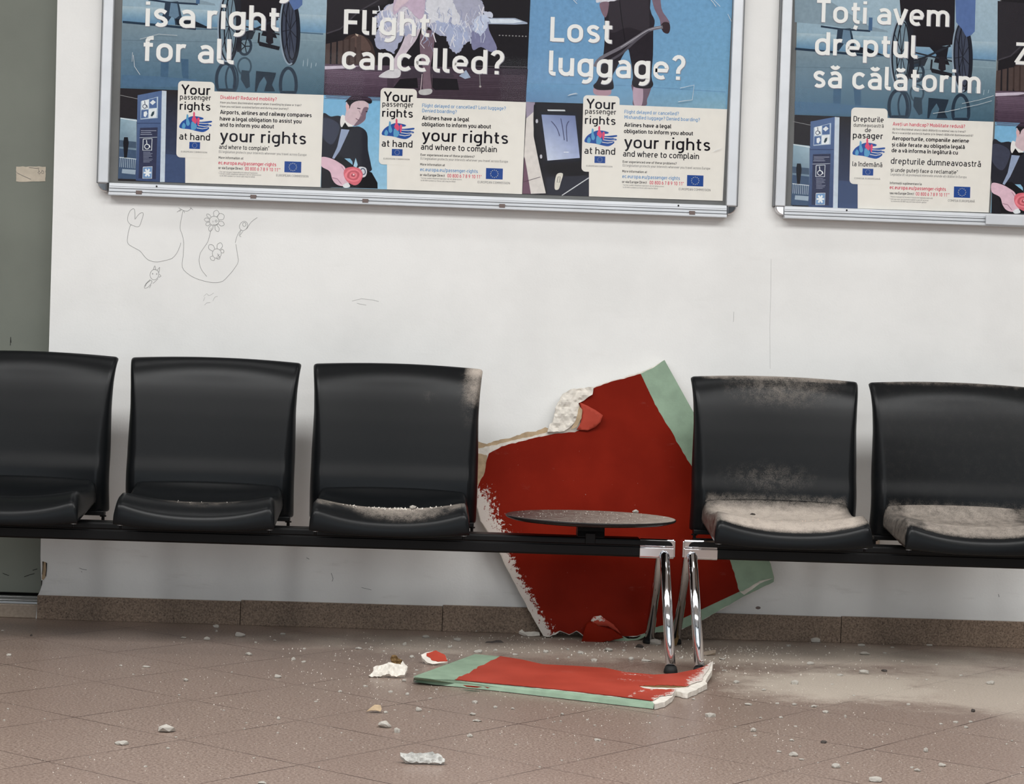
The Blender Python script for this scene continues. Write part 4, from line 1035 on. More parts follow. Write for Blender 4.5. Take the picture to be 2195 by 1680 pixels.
    frill([(1330, -60), (1600, -60), (1670, 60), (1680, 120), (1620, 180), (1560, 250), (1500, 260), (1400, 120)], (160, 162, 184), 7, 45)
    frill([(1660, 110), (1740, 120), (1760, 150), (1750, 180), (1680, 170)], (190, 196, 214), 4, 46)
    frill([(1570, 200), (1650, 140), (1720, 180), (1700, 280), (1640, 360), (1560, 300)], (184, 196, 220), 9, 47)
    frill([(620, 130), (700, 100), (760, 160), (740, 260), (650, 330), (600, 260)], (164, 170, 200), 9, 48)
    for k in range(130):
        a = r.uniform(0, 1); x = 600+1080*a; y = r.uniform(40, 460-abs(a-.55)*300)
        cl = r.choice([(216, 218, 226), (186, 194, 216), (136, 144, 178), (222, 220, 226)])
        stroke(b, Z([(x, y), (x+r.uniform(-22, 30), y+r.uniform(20, 50)), (x+r.uniform(-30, 40), y+r.uniform(60, 110))]), r.uniform(.8, 2.4), cl, L(), o)
    poly(b, Z(smoothp([(800, -60), (1060, -40), (1080, 40), (1060, 170), (1000, 180), (880, 60), (800, 130), (760, 130)])), (190, 168, 190), L(), o)
    poly(b, Z(smoothp([(840, -60), (940, -50), (900, 20), (840, 60), (790, 110), (770, 70)])), (206, 184, 194), L(), o)

def c2(x, y): return (660+x/3.652, y/3.652)
def pic_groom(b, L, o, quad, dx=0, dy=0):
    Z = lambda pts: sh([c2(*p) for p in pts], dx, dy)
    (xl0, yt0), (xr0, yt1), (xr1, yb1), (xl1, yb0) = quad
    gradq(b, quad, [(90, 166, 208), (92, 170, 212), (130, 186, 216), (120, 176, 206)], L(), o, 3, 4)
    poly(b, Z(smoothp([(112, 905), (180, 912), (255, 910), (330, 990), (400, 990), (462, 1040), (470, 1170), (494, 1290), (490, 1340), (360, 1360), (330, 1240), (110, 1240)])), (38, 38, 48), L(), o)
    poly(b, Z([(108, 1240), (260, 1220), (350, 1290), (500, 1350), (545, 1430), (546, 1476), (102, 1464)]), (26, 24, 28), L(), o)
    poly(b, Z(smoothp([(112, 930), (200, 940), (250, 1000), (190, 1130), (110, 1060)])), (58, 62, 82), L(), o)
    poly(b, Z(smoothp([(262, 905), (300, 915), (352, 985), (330, 1010), (258, 990)])), (226, 224, 220), L(), o)
    poly(b, Z([(262, 1006), (330, 1006), (306, 1060), (250, 1180), (206, 1244), (190, 1236), (230, 1150)]), (138, 156, 188), L(), o)
    poly(b, Z([(258, 1010), (290, 958), (316, 992), (368, 990), (330, 1016)]), (18, 16, 20), L(), o)
    poly(b, Z([(108, 1470), (110, 1300), (160, 1330), (180, 1470)]), (34, 32, 38), L(), o)
    # head, bent down to the right
    poly(b, Z(smoothp([(300, 800), (330, 770), (420, 765), (470, 800), (474, 850), (450, 900), (446, 940), (410, 970), (370, 985), (330, 970), (290, 935), (300, 860)])), (202, 176, 182), L(), o)
    poly(b, Z(smoothp([(440, 840), (474, 846), (456, 892), (448, 936), (400, 976), (360, 984), (400, 930), (420, 880)])), (122, 96, 110), L(), o)
    poly(b, Z(smoothp([(290, 800), (320, 768), (350, 750), (440, 752), (490, 770), (502, 800), (480, 812), (440, 790), (380, 792), (340, 816), (324, 850), (306, 800)])), (30, 26, 32), L(), o)
    poly(b, Z(smoothp([(296, 826), (312, 814), (324, 834), (316, 864), (302, 862)])), (214, 164, 166), L(), o)
    stroke(b, Z([(386, 846), (412, 852)]), 2, (52, 40, 52), L(), o); stroke(b, Z([(452, 872), (466, 874)]), 2, (44, 32, 44), L(), o)
    stroke(b, Z([(374, 926), (394, 940), (410, 940)]), 1.6, (110, 70, 84), L(), o)
    stroke(b, Z([(400, 864), (420, 908), (408, 914)]), 1.4, (158, 124, 136), L(), o)
    # hands and the rose
    poly(b, Z(smoothp([(108, 1230), (180, 1240), (240, 1270), (290, 1310), (300, 1370), (320, 1440), (270, 1456), (220, 1440), (190, 1400), (170, 1340), (106, 1300)])), (216, 176, 192), L(), o)
    stroke(b, Z([(190, 1390), (230, 1400), (262, 1440)]), 1.6, (160, 112, 132), L(), o); stroke(b, Z([(262, 1300), (290, 1340)]), 1.6, (176, 128, 146), L(), o)
    poly(b, Z(smoothp([(396, 1310), (450, 1312), (462, 1350), (446, 1384), (410, 1380)])), (206, 208, 214), L(), o)
    stroke(b, Z(ell(432, 1342, 17, 24, -.3)), 2.2, (70, 86, 110), L(), o)
    poly(b, Z([(356, 1300), (374, 1236), (390, 1290), (380, 1312)]), (150, 196, 218), L(), o)
    poly(b, Z(smoothp([(272, 1450), (310, 1430), (330, 1460), (290, 1470)])), (216, 220, 222), L(), o)
    poly(b, Z(smoothp([(280, 1350), (300, 1316), (356, 1306), (410, 1324), (430, 1370), (410, 1424), (370, 1450), (320, 1430), (290, 1396)])), (208, 64, 86), L(), o)
    for rr, cl in ((62, (226, 96, 112)), (46, (190, 48, 72)), (30, (222, 92, 106)), (16, (166, 40, 64))):
        poly(b, Z(smoothp([(355+rr*math.cos(k*.785+rr)*(1+.10*(k % 2)), 1372+rr*.8*math.sin(k*.785+rr)*(1+.1*(k % 3))) for k in range(8)])), cl, L(), o)
    poly(b, Z(ell(358, 1366, 7, 7)[:-1]), (236, 190, 196), L(), o)

def c3b(x, y): return (1100+x/3.4288, y/3.4288)
def pic_barefoot(b, L, o, quad):
    Z = lambda pts: [c3b(*p) for p in pts]
    gradq(b, quad, [(74, 146, 196), (70, 144, 198), (96, 156, 190), (88, 142, 186)], L(), o, 5, 10)
    gradq(b, Z([(100, 610), (1565, 640), (1560, 800), (94, 742)]), [(80, 142, 186), (98, 158, 194), (118, 166, 186), (76, 126, 172)], L(), o, 4, 2)
    stroke(b, Z([(100, 612), (800, 628), (1560, 676)]), 2, (84, 140, 180), L(), o)
    # bare calves
    poly(b, Z(smoothp([(876, 610), (1010, 610), (1004, 680), (984, 730), (976, 775), (884, 775), (884, 700)])), (106, 84, 100), L(), o)
    poly(b, Z(smoothp([(884, 640), (950, 640), (946, 770), (890, 772)])), (178, 150, 168), L(), o)
    poly(b, Z(smoothp([(600, 640), (712, 650), (706, 700), (600, 694)])), (170, 132, 146), L(), o)
    # rolled dark trousers seen from behind
    poly(b, Z(smoothp([(686, -200), (996, -200), (1006, 60), (1040, 150), (1030, 230), (1028, 400), (1016, 560), (1030, 620), (1000, 650), (900, 644), (872, 610), (880, 560), (860, 420), (842, 360), (800, 420), (760, 500), (730, 560), (740, 640), (714, 660), (620, 660), (588, 630), (620, 590), (650, 480), (670, 330), (672, 160)], 3)), (40, 34, 42), L(), o)
    poly(b, Z(smoothp([(700, -100), (960, -60), (1000, 120), (980, 230), (840, 200), (720, 240), (700, 100)])), (52, 46, 54), L(), o)
    stroke(b, Z([(600, 628), (660, 650), (730, 644)]), 3, (22, 18, 24), L(), o); stroke(b, Z([(880, 612), (950, 634), (1024, 618)]), 3, (22, 18, 24), L(), o)
    stroke(b, Z([(780, -10), (800, 160), (830, 350)]), 1.6, (26, 22, 28), L(), o)
    # white shirt back, sleeves, neck and dark hair seen from behind
    poly(b, Z(smoothp([(600, -40), (590, -300), (560, -520), (640, -620), (780, -660), (920, -660), (1040, -610), (1110, -500), (1060, -280), (1020, -40), (820, -60)])), (198, 200, 210), L(), o)
    stroke(b, Z([(830, -640), (836, -300), (820, -60)]), 1.6, (160, 164, 180), L(), o)
    poly(b, Z(smoothp([(560, -520), (620, -500), (640, -260), (680, -20), (640, 20), (590, -160)])), (184, 188, 200), L(), o)
    poly(b, Z(smoothp([(1040, -580), (1110, -500), (1110, -280), (1090, -80), (1020, -90), (1030, -300)])), (178, 182, 196), L(), o)
    poly(b, Z(smoothp([(790, -640), (800, -740), (900, -740), (916, -640)])), (150, 118, 126), L(), o)
    poly(b, Z(smoothp([(770, -760), (780, -880), (850, -930), (930, -880), (936, -760), (880, -710), (820, -710)])), (44, 34, 34), L(), o)
    # shirt tail, arms, belt held in the right hand
    poly(b, Z(jag([(606, -60), (800, -60), (780, 0), (700, 16), (664, 30), (640, 12), (612, 20)], 5, 12, 51)), (206, 206, 214), L(), o)
    poly(b, Z(smoothp([(636, 24), (700, 14), (700, 60), (690, 110), (674, 128), (650, 90)])), (124, 96, 110), L(), o)
    poly(b, Z(smoothp([(1010, -120), (1070, -120), (1090, 60), (1130, 130), (1150, 170), (1120, 200), (1086, 190), (1076, 140), (1030, 40)])), (120, 96, 112), L(), o)
    poly(b, Z(smoothp([(1086, 190), (1110, 162), (1146, 170), (1154, 210), (1140, 246), (1104, 236)])), (56, 40, 46), L(), o)
    stroke(b, Z(smoothp([(1100, 198), (1000, 220), (900, 280), (790, 350), (640, 430), (600, 490)], 4, False)), 7, (112, 108, 118), L(), o)
    stroke(b, Z(smoothp([(1000, 222), (900, 300), (800, 390), (720, 440)], 4, False)), 5, (80, 76, 86), L(), o)
    stroke(b, Z(smoothp([(1090, 196), (1000, 218), (900, 278), (790, 348)], 4, False)), 1.6, (166, 164, 172), L(), o)

def pic_suitcase(b, L, o, quad):
    Z = lambda pts: [c3b(*p) for p in pts]
    poly(b, quad, (34, 30, 36), L(), o)
    poly(b, Z([(94, 748), (160, 752), (150, 860), (96, 900)]), (150, 138, 160), L(), o)
    poly(b, Z([(96, 870), (152, 820), (150, 1000), (190, 1200), (240, 1420), (130, 1424), (80, 1150)]), (212, 206, 200), L(), o)
    poly(b, Z([(84, 1150), (100, 1240), (130, 1424), (68, 1424)]), (110, 76, 96), L(), o)
    stroke(b, Z([(72, 1338), (200, 1300)]), 1.2, (70, 50, 60), L(), o)
    stroke(b, Z(smoothp([(162, 770), (160, 930), (185, 1120), (214, 1250)], 4, False)), 6, (24, 20, 26), L(), o)
    for q in ((174, 890), (205, 1150)): poly(b, Z(ell(q[0], q[1], 9, 15)[:-1]), (190, 190, 200), L(), o)
    P4 = Z([(196, 822), (460, 836), (500, 1170), (240, 1192)])
    poly(b, Z(smoothp([(196, 840), (230, 820), (440, 826), (466, 850), (500, 1100), (500, 1180), (250, 1196), (236, 1150)], 3)), (30, 30, 42), L(), o)
    gradq(b, Z([(208, 842), (456, 850), (490, 1160), (252, 1180)]), [(122, 140, 184), (100, 116, 164), (150, 166, 206), (196, 206, 226)], L(), o, 6, 6)
    for s in ([(280, 890), (320, 940), (342, 1000)], [(350, 870), (362, 930), (376, 1030)], [(410, 890), (392, 930), (396, 1040)]):
        stroke(b, Z(smoothp(s, 4, False)), 2.0, (66, 74, 112), L(), o)
    stroke(b, Z([(372, 1118), (408, 1118)]), 1.4, (230, 236, 244), L(), o)
    poly(b, Z([(250, 804), (380, 806), (384, 818), (256, 816)]), (200, 204, 206), L(), o)
    poly(b, Z([(240, 1196), (556, 1180), (556, 1290), (300, 1300), (236, 1260)]), (26, 20, 24), L(), o)
    poly(b, Z([(236, 1300), (556, 1290), (556, 1440), (250, 1430)]), (44, 44, 56), L(), o)
    stroke(b, Z([(358, 1436), (556, 1306)]), 2, (206, 208, 212), L(), o)
    poly(b, Z(smoothp([(318, 1284), (366, 1276), (350, 1340), (334, 1390), (304, 1384)], 3)), (214, 210, 196), L(), o)
    stroke(b, Z([(330, 1300), (346, 1298), (342, 1340), (322, 1340), (330, 1300)]), 1.2, (90, 90, 86), L(), o)

def rrect(x0, y0, x1, y1, r, sl=0.0365, sv=-0.026, n=6):
    """rounded rectangle in pixel space sheared the way the wall appears"""
    out = []
    for cx, cy, a0 in ((x1-r, y0+r, -90), (x1-r, y1-r, 0), (x0+r, y1-r, 90), (x0+r, y0+r, 180)):
        for k in range(n+1):
            a = math.radians(a0+90*k/n); out.append((cx+r*math.cos(a), cy+r*math.sin(a)))
    return [(x+(y-y0)*sv, y+(x-x0)*sl) for x, y in out]

def flagp(parent, x0, y0, x1, y1, y, org):
    """blue flag with a ring of twelve stars"""
    b = MB(); c4 = [(x0, y0), (x1, y0+(x1-x0)*.036), (x1-(y1-y0)*.026, y1+(x1-x0)*.036), (x0-(y1-y0)*.026, y1)]
    poly(b, c4, (255, 255, 255), y, org)
    b.mi = [0]*len(b.f)
    cx, cy = sum(p[0] for p in c4)/4, sum(p[1] for p in c4)/4; rr = (y1-y0)*.34; st = (y1-y0)*.062
    for k in range(12):
        a = k*math.pi/6; sx, sy = cx+rr*math.sin(a), cy-rr*math.cos(a)
        q = []
        for j in range(10):
            r_ = st if j % 2 == 0 else st*.42; q.append((sx+r_*math.sin(j*math.pi/5), sy-r_*math.cos(j*math.pi/5)))
        p3 = [px(x, yy, 'y', y-STEP)-org for x, yy in q]; b.add(p3, [tuple(range(10))], 1)
    return b.build('flag', [M['flag'], M['star']], parent, fix=False)

INK = ['ink', 'ink_grey', 'ink_red', 'ink_blue']
def lines(parent, name, rows, y, org):
    b = MB()
    for r_ in rows: text(b, r_[0], r_[1], r_[2], r_[3], r_[4], r_[5], y, org, r_[6] if len(r_) > 6 else 0.0)
    return b.build(name, [M[k] for k in INK], parent, fix=False)

def badge(parent, x, y, org, words, ec, dy_hand=0):
    """the rounded white card printed on each poster; x, y is its upper left corner"""
    bd = sub('badge', parent)
    yb = YP-.0017
    b = MB(); P = rrect(x, y, x+78, y+164, 9)
    q = [px(a, c, 'y', yb)-org for a, c in P]; k = len(q)
    b.add(q+[v+Vector((0, .0004, 0)) for v in q], [tuple(range(k))]+[(i, (i+1) % k, k+(i+1) % k, k+i) for i in range(k)])
    b.build('card', M['paper'], bd, fix=False)
    for s, a, c, d, h, mi, bo in words: lines(bd, 'badge_text', [(s, x+a, y+c, x+d, h, mi, bo)], yb-.0002, org)
    if ec: lines(bd, 'badge_text', [(ec, x+6, y+153.5, x+62, 3.4, 1, .0)], yb-.0002, org)
    # open hand holding three small figures
    hx, hy = x, y+dy_hand
    S = lambda pts: [(hx+a, hy+c) for a, c in pts]
    b = MB()
    def add(pts, mi, dz):
        q = [px(a, c, 'y', yb-.0002-dz)-org for a, c in S(pts)]; b.add(q, [tuple(range(len(q)))], mi)
    add(smoothp([(3, 101), (6, 90), (16, 82), (30, 76), (44, 77), (54, 80), (52, 83), (42, 84), (46, 88), (60, 87), (71, 86), (72, 89), (64, 93), (70, 94), (71, 97), (62, 99), (66, 100), (65, 104), (54, 110), (40, 108), (24, 104)], 3), 0, 0)
    for s in ([(44, 91), (60, 92), (70, 90.5)], [(42, 96), (56, 98), (68, 96.5)], [(40, 101), (52, 103), (63, 101)]):
        L_ = [(p[0], p[1]-.7) for p in s]+[(p[0], p[1]+.7) for p in reversed(s)]; add(L_, 3, .0001)
    add(smoothp([(18, 74), (20, 72), (22, 75), (22, 82), (25, 92), (21, 97), (17, 92)], 3), 2, .0001)
    add(smoothp([(8, 96), (12, 90), (16, 96), (13, 103), (9, 102)], 3), 2, .0001)
    add(smoothp([(28, 90), (32, 88), (40, 96), (36, 105), (28, 104)], 3), 2, .0001)
    add(smoothp([(32, 70), (34, 66), (36, 70), (36, 76), (40, 84), (38, 92), (34, 90), (29, 84), (32, 76)], 3), 1, .00015)
    add(smoothp([(41, 81), (44, 79), (46, 82), (45, 90), (43, 97), (41, 92)], 3), 1, .00015)
    b.build('hand_emblem', [M['hand_blue'], M['fig_pink'], M['fig_cyan'], M['paper']], bd, fix=False)
    flagp(bd, x+24, y+131, x+47, y+145.5, yb-.0002, org)
    return bd

EN_BADGE = [('Your', 6, 29, 69, 21, 0, .012), ('passenger', 3.5, 40, 70, 11.6, 0, .006), ('rights', 3, 62, 69, 17.5, 0, .010), ('at hand', 2, 126, 68, 15, 0, .008)]
RO_BADGE = [('Drepturile', 4.5, 30, 69, 11.5, 0, .010), ('dumneavoastră', 4.5, 41.5, 69, 8, 0, .0), ('de', 29, 53, 42, 9.5, 0, .006), ('pasager', 3, 66, 67.5, 13.5, 0, .012), ('la îndemână', 2, 126, 66, 10.5, 0, .006)]

def quad_sheet(parent, name, c4, mat, y, org, th=.0004):
    b = MB(); q = [px(a, c, 'y', y)-org for a, c in c4]
    b.add(q+[v+Vector((0, th, 0)) for v in q], [(0, 1, 2, 3), (0, 1, 5, 4), (1, 2, 6, 5), (2, 3, 7, 6), (3, 0, 4, 7)])
    return b.build(name, mat, parent, fix=False)
def headline(parent, rows, org):
    for s, x0, y0, x1, cap in rows:
        b = MB()
        text(b, s, x0-.4, y0+1.1, x1+1.6, cap+.5, 1, YP-.00125, org, .016, y1=y0+1.1+(x1-x0)*.0365)
        text(b, s, x0, y0, x1, cap, 0, YP-.0013-.00005, org, .012)
        b.build('headline', [M['ink_white'], M['ink_halo']], parent, fix=False)

def poster(label, quad, ymid_l, ymid_r, main, inset, split, panel_top, hl, bx, by, bwords, ec, info, fl, ectxt, group):
    (x0, y0), (x1, y1), (x2, y2), (x3, y3) = quad
    o = px((x2+x3)/2, (y2+y3)/2, 'y', YP)
    t = thing('poster', label, 'poster', o, group); org = Vector(o)
    quad_sheet(t, 'paper', quad, M['paper'], YP, org)
    b = MB(); L = Lay(YP-.0001)
    xm0 = x0+(x3-x0)*(ymid_l-y0)/(y3-y0); xm1 = x1+(x2-x1)*(ymid_r-y1)/(y2-y1)
    main(b, L, org, [(x0, y0), (x1, y1), (xm1, ymid_r), (xm0, ymid_l)]); b.build('picture', M['print'], t, colors=True, fix=False)
    b = MB(); L = Lay(YP-.0001)
    xs = split; ys = ymid_l+(xs-x0)*.0365
    inset(b, L, org, [(xm0, ymid_l), (xs+5, ys), (xs, y3+(xs-x3)*.0335), (x3, y3)]); b.build('inset_picture', M['print'], t, colors=True, fix=False)
    # white information panel
    pn = sub('information_panel', t)
    px0 = panel_top
    quad_sheet(pn, 'panel_paper', [(px0, ymid_l+(px0-x0)*.0365), (xm1, ymid_r), (x2, y2), (split, y3+(split-x3)*.0335)], M['paper'], YP-.0013, org, .0001)
    lines(pn, 'small_print', info, YP-.0015, org)
    flagp(pn, *fl, YP-.0015, org)
    lines(pn, 'caption', [ectxt], YP-.0015, org)
    badge(t, bx, by, org, bwords, ec)
    headline(t, hl, org)
    return t

def shift(rows, dx, dy): return [(r_[0], r_[1]+dx, r_[2]+dy, r_[3]+dx)+tuple(r_[4:]) for r_ in rows]

I1 = [('Disabled? Reduced mobility?', 472.5, 212, 593, 7.6, 2, .012),
      ('Have you been discriminated against when travelling by plane or train?', 472, 221.5, 646, 4.6, 0),
      ('Have you not been assisted before and during your journey?', 472, 230, 618, 4.6, 0),
      ('Airports, airlines and railway companies', 471.5, 244, 668, 8.6, 0, .028),
      ('have a legal obligation to assist you', 471, 258, 646, 8.6, 0, .028), ('and to inform you about', 471, 271, 587, 8.6, 0, .028),
      ('your rights', 471, 303, 656, 26, 0, .006), ('and where to complain*', 469.5, 319, 577, 9.6, 0, .010),
      ('EU legislation protects your interests wherever you travel across Europe', 469, 327.5, 657, 5.4, 1),
      ('More information at', 468.5, 340, 521.5, 5.2, 0, .012), ('ec.europa.eu/passenger-rights', 468, 352, 592, 7.8, 2, .018),
      ('or via Europe Direct', 468, 362, 520, 5.4, 0, .018), ('00 800 6 7 8 9 10 11**', 525, 365, 601, 7.4, 2, .012),
      ('* For rail transport depending on national legislation', 469.5, 369.5, 552, 3.2, 1), ('** Certain mobile telephone operators do not allow access', 468, 373.5, 560, 3.2, 1),
      ('to 00 800 numbers or these calls may be billed', 471, 378, 546, 3.2, 1)]
I2 = [('Flight delayed or cancelled? Lost luggage?', 905, 229.5, 1084, 7.6, 3, .012), ('Denied boarding?', 905, 240.5, 979, 7.6, 3, .012),
      ('Airlines have a legal', 904.5, 256.5, 1005.5, 8.6, 0, .028), ('obligation to inform you about', 904, 270, 1052, 8.6, 0, .028),
      ('your rights', 904, 302, 1089, 26, 0, .006), ('and where to complain', 902, 320.5, 1065, 13, 0, .010),
      ('Ever experienced one of these problems?', 901.5, 334, 1017, 5.2, 0, .012), ('EU legislation protects your interests wherever you travel across Europe', 901.5, 342, 1089, 5.4, 1),
      ('More information at', 900.5, 354.5, 953.5, 5.2, 0, .012), ('ec.europa.eu/passenger-rights', 900.5, 366.5, 1024, 7.8, 3, .018),
      ('or via Europe Direct', 900, 377, 953, 5.4, 0, .018), ('00 800 6 7 8 9 10 11*', 959, 380, 1032, 7.4, 2, .012),
      ('* Certain mobile telephone operators do not allow access', 901, 383, 990, 3.2, 1), ('to 00 800 numbers or these calls may be billed', 902, 388, 976, 3.2, 1)]
I3 = [('Flight delayed or cancelled?', 1338.5, 243, 1455, 7.6, 3, .012), ('Mishandled luggage? Denied boarding?', 1338.5, 254.5, 1500, 7.6, 3, .012)]+shift(I2[2:], 433.3, 14.8)
IR = [('Aveți un handicap? Mobilitate redusă?', 1913.5, 269, 2068.5, 7.6, 2, .012),
      ('Ați fost discriminat atunci când călătoriți cu avionul sau cu trenul?', 1913, 278.5, 2070, 4.6, 0), ('Nu vi s-a acordat asistență înainte și în timpul călătoriei dumneavoastră?', 1912.5, 286.5, 2086, 4.6, 0),
      ('Aeroporturile, companiile aeriene', 1912, 300, 2077, 8.4, 0, .028), ('și căile ferate au obligația legală', 1911.5, 313.5, 2068, 8.4, 0, .028), ('de a vă informa în legătură cu', 1911, 326, 2053, 8.4, 0, .028),
      ('drepturile dumneavoastră', 1909.5, 351, 2102.5, 13.5, 0, .004), ('și unde puteți face o reclamație*', 1909, 368, 2053, 8.4, 0, .008),
      ('Legislația UE vă protejează interesele oriunde ați călători în Europa', 1908.5, 376, 2071.5, 5.2, 1), ('Informații suplimentare la', 1907.5, 394.5, 1975.5, 5.2, 0, .012),
      ('ec.europa.eu/passenger-rights', 1907, 405, 2027.5, 7.8, 2, .018), ('sau via Europe Direct', 1907, 416, 1959, 5.4, 0, .018), ('00 800 6 7 8 9 10 11**', 1963, 419, 2035, 7.4, 2, .012),
      ('* Pentru transportul feroviar în funcție de legislația națională', 1908, 423, 1999, 3.2, 1), ('** Unii operatori de telefonie mobilă nu permit accesul', 1906.5, 428, 1990, 3.2, 1), ('la numerele 00 800 sau pot taxa aceste apeluri', 1910, 432.5, 1986, 3.2, 1)]

G = 'airline passenger rights posters'
poster('poster of an empty wheelchair on a shiny floor headed is a right for all',
       [(271, -330), (712, -314), (687, 401), (253, 387)], 189, 203.5, lambda b, L, o, q: pic_wheelchair(b, L, o, q, 0, 0),
       lambda b, L, o, q: pic_kiosk(b, L, o, q, 0, 0), 397, 397,
       [('Travelling', 314, -19, 622, 53), ('is a right', 311.5, 56, 597, 53), ('for all', 307, 130, 500.5, 53)], 382, 173, EN_BADGE, 'EUROPEAN COMMISSION', I1, (610, 345.5, 646, 369), ('EUROPEAN COMMISSION', 592, 378, 661, 5.0, 1), G)
poster('poster of bare legs and a pale frilled dress headed Flight cancelled?',
       [(712, -314), (1150, -298), (1119, 416), (687, 401)], 203.5, 219, pic_bench_night, pic_groom, 829.5, 829.5,
       [('Flight', 736.5, 72, 919.5, 52), ('cancelled?', 732.5, 147, 1079.5, 51.5)], 816, 188, EN_BADGE, 'EUROPEAN COMMISSION', I2, (1042, 360, 1078, 383.5), ('EUROPEAN COMMISSION', 1024, 392.5, 1093, 5.0, 1), G)
poster('poster of a barefoot man in dark trousers on blue headed Lost luggage?',
       [(1150, -298), (1584, -282), (1549, 430.5), (1119, 416)], 218, 234, pic_barefoot, pic_suitcase, 1262.5, 1262.5,
       [('Lost', 1179, 88, 1311, 52), ('luggage?', 1176, 161, 1468, 53)], 1250.5, 203.5, EN_BADGE, 'EUROPEAN COMMISSION', I3, (1473, 375, 1508, 398.5), ('EUROPEAN COMMISSION', 1455, 407.5, 1523, 5.0, 1), G)
RX, RY = 1441.5, 57.5
poster('wheelchair poster with the Romanian headline Toți avem dreptul să călătorim',
       [(1716, -272), (2157, -256), (2119.5, 455.5), (1698.5, 442)], 246, 261, lambda b, L, o, q: pic_wheelchair(b, L, o, q, RX, RY),
       lambda b, L, o, q: pic_kiosk(b, L, o, q, RX+1, RY-1), 1838.5, 1838.5,
       [('Toți avem', 1750, 47, 2034, 48), ('dreptul', 1746.5, 117, 1966, 49), ('să călătorim', 1743, 187, 2101, 49.5)], 1825, 230, RO_BADGE, 'COMISIA EUROPEANĂ', IR, (2045, 399.5, 2080, 423), ('COMISIA EUROPEANĂ', 2032, 432, 2089.5, 5.0, 1), G)
def pic_night_r(b, L, o, quad):
    OFF[:] = [1437.5, 57.5]; pic_bench_night(b, L, o, quad); OFF[:] = [0.0, 0.0]
poster('poster with groom and pink rose cut off by the right edge',
       [(2159, -256), (2600, -240), (2556, 471), (2123.5, 456)], 261, 276.5, pic_night_r, lambda b, L, o, q: pic_groom(b, L, o, q, 1437, 55.5), 2267, 2267,
       [('Z', 2174, 137, 2206, 46)], 2256, 245, [], '', [], (2480, 420, 2516, 443), ('COMISIA EUROPEANĂ', 2462, 452, 2530, 5.0, 1), G)

# --- aluminium display cases holding the posters
def case(label, xl, xr, zb, ztop, clips, holes, holesx, bar=None, scratches=(), lip=None):
    t = thing('display_case', label, 'display case', (xl, 0, zb), 'aluminium poster cases on the wall')
    o = Vector((xl, 0, zb)); w = xr-xl; h = ztop-zb
    RW = .0300
    b = MB(); b.box(.012, w-.012, -.0125, -.0005, .012, h-.012); b.build('backing_board', M['gasket'], t)
    def rail(x0, x1, name):
        b = MB(); b.box(x0, x1, -.034, -.0004, .030, h-.0); b.build(name, M['alu'], t, bevel=.003)
    rail(0, RW, 'side_rail'); rail(w-RW, w, 'side_rail')
    # thin outer lip along each side rail
    for a in (-.0052, w+.0002):
        b = MB(); b.box(a, a+.005, -.022, -.0004, .030, h); b.build('outer_lip', M['alu_dark'], t, bevel=.001)
    b = MB(); b.box(0, w, -.034, -.0004, h-.028, h); b.build('top_rail', M['alu'], t, bevel=.003)
    # stepped bottom rail
    x0, x1 = (RW*.72, w-RW*.72) if lip is None else lip
    prof = [(-.0004, .032), (-.026, .032), (-.029, .0305), (-.030, .0175), (-.0285, .0165), (-.0285, .0150), (-.0320, .0140), (-.0320, .0075), (-.0290, .0068),
            (-.0290, .0050), (-.0370, .0040), (-.0385, .0015), (-.0385, -.0035), (-.0370, -.0050), (-.0300, -.0050), (-.0004, -.0040)]
    b = MB(); b.extrude_x(prof, x0, x1); b.build('bottom_rail', M['alu'], t)
    for ya, yb_, za, zb_ in ((-.0318, -.028, .0050, .0068), (-.0296, -.027, .0148, .0168), (-.0303, -.029, .0215, .0222)):
        b = MB(); b.box(x0+.001, x1-.001, ya, yb_, za, zb_); b.build('rail_groove', M['alu_dark'], t)
    # rounded corner caps
    for s, xc in ((1, 0.0), (-1, w)):
        b = MB(); n = 12; vs = []
        R = .0270
        prof = [(xc, .0310), (xc+s*R, .0310), (xc+s*R, .0310-R)]+[(xc+s*(R-R*math.sin(math.pi/2*k/n)), .0310-R*math.cos(math.pi/2*k/n)) for k in range(1, n)]
        k = len(prof)
        b.add([(x, -.033, z) for x, z in prof]+[(x, -.0004, z) for x, z in prof], [tuple(range(k)), tuple(range(k, 2*k))[::-1]]+[(i, (i+1) % k, k+(i+1) % k, k+i) for i in range(k)])
        b.build('corner_cap', M['chrome'], t, bevel=.004)
    for cx_ in clips:
        b = MB(); b.box(cx_-.0085, cx_+.0085, -.0400, -.030, .0000, .0110); b.build('clip', M['clip'], t, bevel=.0006)
    for cx_ in holes:
        b = MB(); b.tube([(cx_, -.0298, .0258), (cx_, -.0310, .0258)], .0026, 12); b.build('screw_hole', M['dark'], t)  # dark disc painted in for the shade inside a screw hole
    if bar:
        b = MB(); b.box(bar-o.x, w-RW, -.046, -.0395, -.002, .028); b.build('lock_bar', M['alu'], t, bevel=.002)
    # pane
    b = MB(); b.box(RW-.004, w-RW+.004, -.0215, -.0195, .026, h-.02); b.build('glass_pane', M['glass'], t)
    if scratches:
        b = MB()
        for pts, r_ in scratches:
            b.tube([px(x, y, 'y', -.0217)-o for x, y in pts], r_, 5)
        b.build('scratch', M['scratch'], t, fix=False)
    return t
zb1 = px(900, 441, 'y', -.035).z
fx = lambda x, y: px(x, y, 'y', -.034).x
L1 = .5*(fx(217.8, 0)+fx(212.3, 394)); R1 = .5*(fx(1595.7, 0)+fx(1578, 455))
